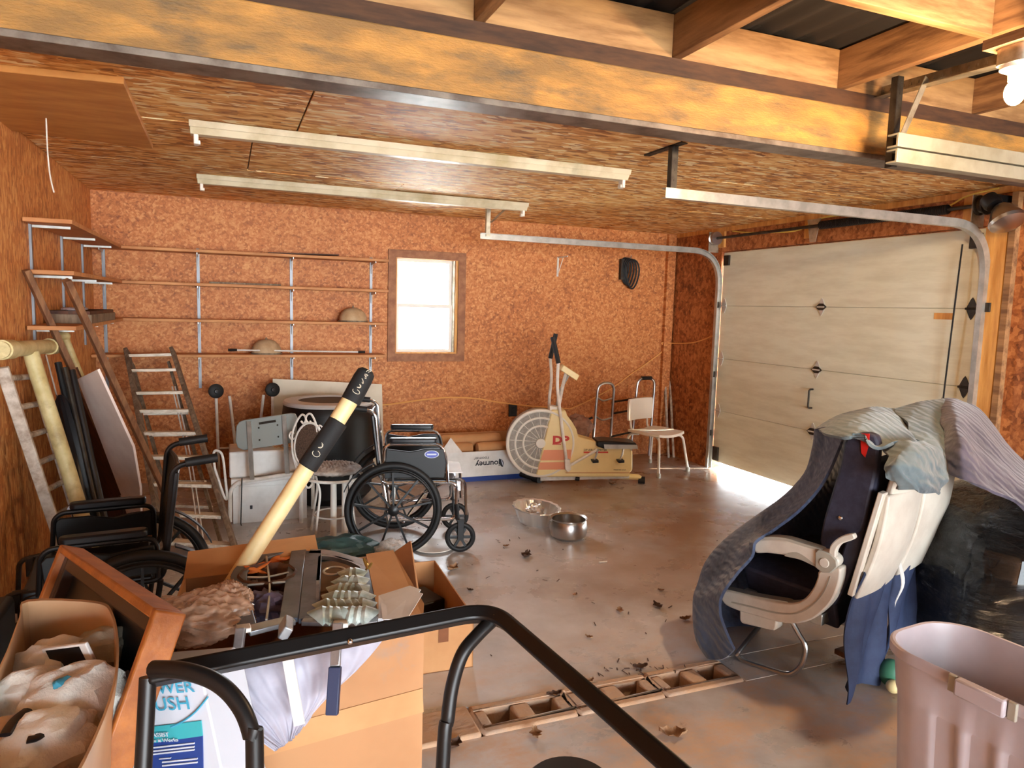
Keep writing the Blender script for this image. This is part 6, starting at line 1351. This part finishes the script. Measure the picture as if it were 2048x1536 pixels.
# ---- bin of plush things in the near left corner
rz_ = .95
rim = [W(a, b, z=rz_) for a, b in ((55, 1199), (192, 1202), (226, 1226), (238, 1300), (222, 1400), (150, 1560), (60, 1660), (-160, 1600), (-90, 1470), (0, 1330), (38, 1235))]
rim = smoothpath(rim, 4, True); cc = sum(rim, Vector()) / len(rim); k = len(rim)
t = thing('plastic_bin', 'beige translucent plastic bin of white plush things in the near left corner', 'bin', Vector((cc.x, cc.y, rz_ - .45)))
prof = [(.60, -.95), (.93, -.06), (1.0, -.01), (1.0, .0), (.965, .0), (.955, -.02), (.90, -.09), (.78, -.42)]
vs = [cc + (p - cc) * s + Z3 * z for s, z in prof for p in rim]; n = len(prof)
mb = MB().add(vs, [(i * k + j, i * k + (j + 1) % k, (i + 1) * k + (j + 1) % k, (i + 1) * k + j) for i in range(n - 1) for j in range(k)] + [tuple(range(k))[::-1], tuple((n - 1) * k + j for j in range(k))])
mat('bin_plastic', (208, 172, 134), .35, var=(192, 152, 112), vs=4); obj('bin_body', mb, 'bin_plastic', t)
mat('plush', (240, 238, 228), .95, var=(222, 220, 210), vs=14, bump=.5, bs=60, sheen=.5); mat('plush_grey', (168, 160, 140), .95, var=(140, 134, 118), vs=14, bump=.4, bs=60)
pls = [((108, 1330), (.075, .06, .05), 'plush', 'white plush lump nearest the dark panel in the near left bin'), ((60, 1400), (.07, .055, .05), 'plush', 'white plush lump at the left wall of the near left bin'), ((150, 1410), (.095, .08, .06), 'plush', 'biggest round white plush lump in the middle of the near left bin'), ((95, 1490), (.08, .07, .05), 'plush', 'white plush lump at the bottom edge of the near left bin'), ((205, 1310), (.055, .07, .05), 'plush_grey', 'grey plush lump at the right wall of the near left bin'), ((30, 1490), (.06, .06, .04), 'bin_plastic', 'beige plush lump at the lower left of the near left bin')]
for i, ((a, b), dm, m_, lab) in enumerate(pls): obj('plush_toy', MB().ell(W(a, b, z=.885), dm, (0, 0, .4 * i), 30, 20, nz=.25, ns=2.5, seed=20 + i), m_, label=lab, cat='plush toy', group='plush things in the near left bin')
p = W(140, 1318, z=.92); t = thing('small_picture', 'small dark panel in a pale surround on top of the near left bin', 'panel', p)
e1 = (W(175, 1308, z=.93) - W(108, 1316, z=.91)).normalized(); e2 = (W(112, 1350, z=.89) - W(108, 1314, z=.93)); 
obj('surround', MB().prism([(-.05, -.032), (.055, -.028), (.055, .03), (-.05, .03)], p, e1, -e2, .008), 'paper_white', t, bevel=.002)
obj('dark_face', MB().prism([(-.045, -.026), (.035, -.02), (.035, .024), (-.045, .024)], p + (EYE - p).normalized() * .006, e1, -e2, .002), 'black_plastic', t)
obj('blue_scrap', MB().ell(W(142, 1372, z=.93), (.028, .02, .012), (.3, .4, .5), 20, 12, nz=.3, seed=3), 'cyan_ink', label='small blue scrap tucked between the plush things', cat='card', bevel=.003)
for i, L_ in enumerate(([(10, 1470), (30, 1440), (55, 1420)], [(55, 1480), (75, 1475), (92, 1458)])):
    obj('dark_strap', MB().tube(smoothpath([W(a, b, z=.925) for a, b in L_], 5), .009, 8, flat=.4), 'black_vinyl', label=['dark strap at the left of the near left bin', 'short dark strap below the round white plush lump'][i], cat='strap')
# ---- toilet carton
tb = PLN(W(340, 1450, d=1.27), W(420, 1500, d=1.25) - W(300, 1504, d=1.285)); nf = fs_dir(tb)
def tuv(a, b): return tb.uv(a, b)
t = thing('toilet_carton', 'white printed carton with blue lettering standing before the big cardboard box', 'box', W(340, 1450, d=1.3))
zb_ = -(tb.p.z) + .02
lft = tuv(238, 1450)[0]; rgt = tuv(424, 1450)[0]; top_ = tuv(340, 1353)[1]
obj('carton', MB().prism([(lft, zb_), (rgt, zb_), (rgt, top_ - .02), (rgt - .012, top_), (lft, top_ + .0)], tb.p - nf * .055, tb.u, tb.v, .11), 'print_white', t, bevel=.003); ct = t.children[-1]
def panel(nm, L, m_, s=.002): return obj(nm, MB().prism([tuv(*q) for q in L], tb.p + nf * s, tb.u, tb.v, .002), m_, ct)
panel('teal_band', [(240, 1460), (404, 1440), (407, 1470), (240, 1494)], 'teal'); panel('navy_panel', [(240, 1494), (407, 1470), (409, 1600), (240, 1600)], 'navy')
uv_u = tb.u if tb.u.cross(tb.v).dot(nf) > 0 else -tb.u
def tt(s, a, b, h, m_, sx=1.0, sh=.004): return text('printed_words', s, tb.hit(a, b) + nf * sh, uv_u, tb.v, h, m_, ct, font_sx=sx)
tt('POWER', 276, 1388, .0195, 'cyan_ink', 1.32); tt('FLUSH', 279, 1421, .0235, 'cyan_ink', 1.22)
tt('HEALTH', 277, 1440, .0045, 'ink', 1.4); tt('VACUUM ASSIST', 262, 1472, .0075, 'print_white', 1.15, .006); tt('How it Works', 297, 1481, .0065, 'print_white', 1.3, .006)
for k, yy in enumerate((1492, 1499, 1505)): panel('print_line', [(302, yy), (392, yy - 10), (392, yy - 7), (302, yy + 3)], 'print_white', .004)
panel('print_line', [(322, 1514), (345, 1512), (345, 1514), (322, 1516)], 'print_white', .004)
for k, yy in enumerate((1520, 1527)): panel('print_line', [(328, yy), (398, yy - 7), (398, yy - 4), (328, yy + 3)], 'print_white', .004)
panel('print_cup', [(248, 1506), (276, 1504), (272, 1560), (252, 1560)], 'print_white', .004)
sw = [tuv(a, b) for a, b in arc([(345, 1452), (370, 1440), (395, 1420), (418, 1392)])]; mbx = MB().tube([tb.at(a, b) + nf * .003 for a, b in sw], .0018, 6); obj('print_swoosh', mbx, 'cyan_ink', ct)
# ---- dark case and oddments behind the frame, at the left wall
obj('black_crate', MB().bb((-.97, 2.15, 0), (-.66, 2.72, .60)), 'black_plastic', label='tall black case standing against the left wall beside the picture frame', cat='case', bevel=.02)
obj('round_lid', MB().lathe([(0, 0), (.11, 0), (.12, .01), (.11, .02), (0, .022)], W(1140, 1580, z=.35), (0, 0, 1), 40), 'black_plastic', label='round black lid just showing at the bottom edge', cat='lid')
# ---- leaves and litter on the floor
lv_ = [(1052, 1112), (905, 1138), (1012, 1092), (1315, 1212), (1322, 1180), (1180, 1362), (1280, 1335), (1072, 1470), (1345, 1470), (940, 1180), (1178, 1274), (1240, 1222), (1108, 1390), (955, 1262), (1425, 1290), (910, 1490), (1370, 1238), (1150, 1190), (925, 960), (1225, 968)]
names = ['just right of the caster of the chrome wheelchair', 'left of the picture centre, beside the low box', 'behind the cooking pot on the left', 'curled, in the middle of the floor near the blanket', 'pale, near the middle of the floor', 'in the litter before the block row', 'by the litter near the blanket', 'on the near floor right of the frame leg', 'large one on the near floor at right', 'beside the corner of the low box', 'small, in the open floor', 'small, short way before the blanket', 'by the black frame arm', 'under the corner of the black frame', 'at the foot of the blanket', 'between the frame leg and the big box', 'small, towards the airline seats', 'in the open floor below the pot', 'before the long white carton', 'before the exercise bike']
for i, (a, b) in enumerate(lv_):
    p = W(a, b, z=.006); s = random.uniform(.6, 1.2) * (1.2 if i in (0, 1, 3, 8) else .8); r_ = random.uniform(0, 3)
    def lfn(u, v, p=p, s=s, r_=r_, i=i):
        w_ = .022 * s * sin(pi * min(1, .05 + .95 * u)) * (1 + .35 * sin(u * 18 + i)) * (v - .5) * 2; y_ = (u - .5) * .075 * s; z_ = .012 * s * (abs(v - .5) * 2) ** 1.5 + .012 * s * (2 * u - 1) ** 2
        return (p.x + w_ * cos(r_) - y_ * sin(r_), p.y + w_ * sin(r_) + y_ * cos(r_), .003 + z_)
    obj('dry_leaf', MB().sheet(lfn, 12, 6, .001), 'leaf' if i % 3 else 'leaf_dark', label='dry brown leaf on the floor, ' + names[i], cat='leaf', group='dry leaves on the floor')
lt = MB()
for k in range(110):
    if k % 3 == 0: a, b = random.gauss(1280, 70), random.gauss(1340, 8)
    elif k % 3 == 1: a, b = random.uniform(860, 1450), random.uniform(1000, 1330)
    else: a, b = random.uniform(560, 900), random.uniform(1040, 1110)
    p = W(a, b, z=.003); l_ = random.uniform(.006, .03); an = random.uniform(0, pi)
    lt.bar((p.x, p.y, .003), (p.x + l_ * cos(an), p.y + l_ * sin(an), .004 + random.uniform(0, .006)), random.uniform(.002, .006), .002)
obj('floor_litter', lt, 'leaf_dark', label='scattered twigs and crumbs of dry leaf over the concrete', cat='litter', kind='stuff')
obj('white_chip', MB().bar(W(1198, 1124, z=.004), W(1214, 1123, z=.004), .008, .005), 'white_plastic', label='small white sliver on the floor right of the cooking pot', cat='sliver')
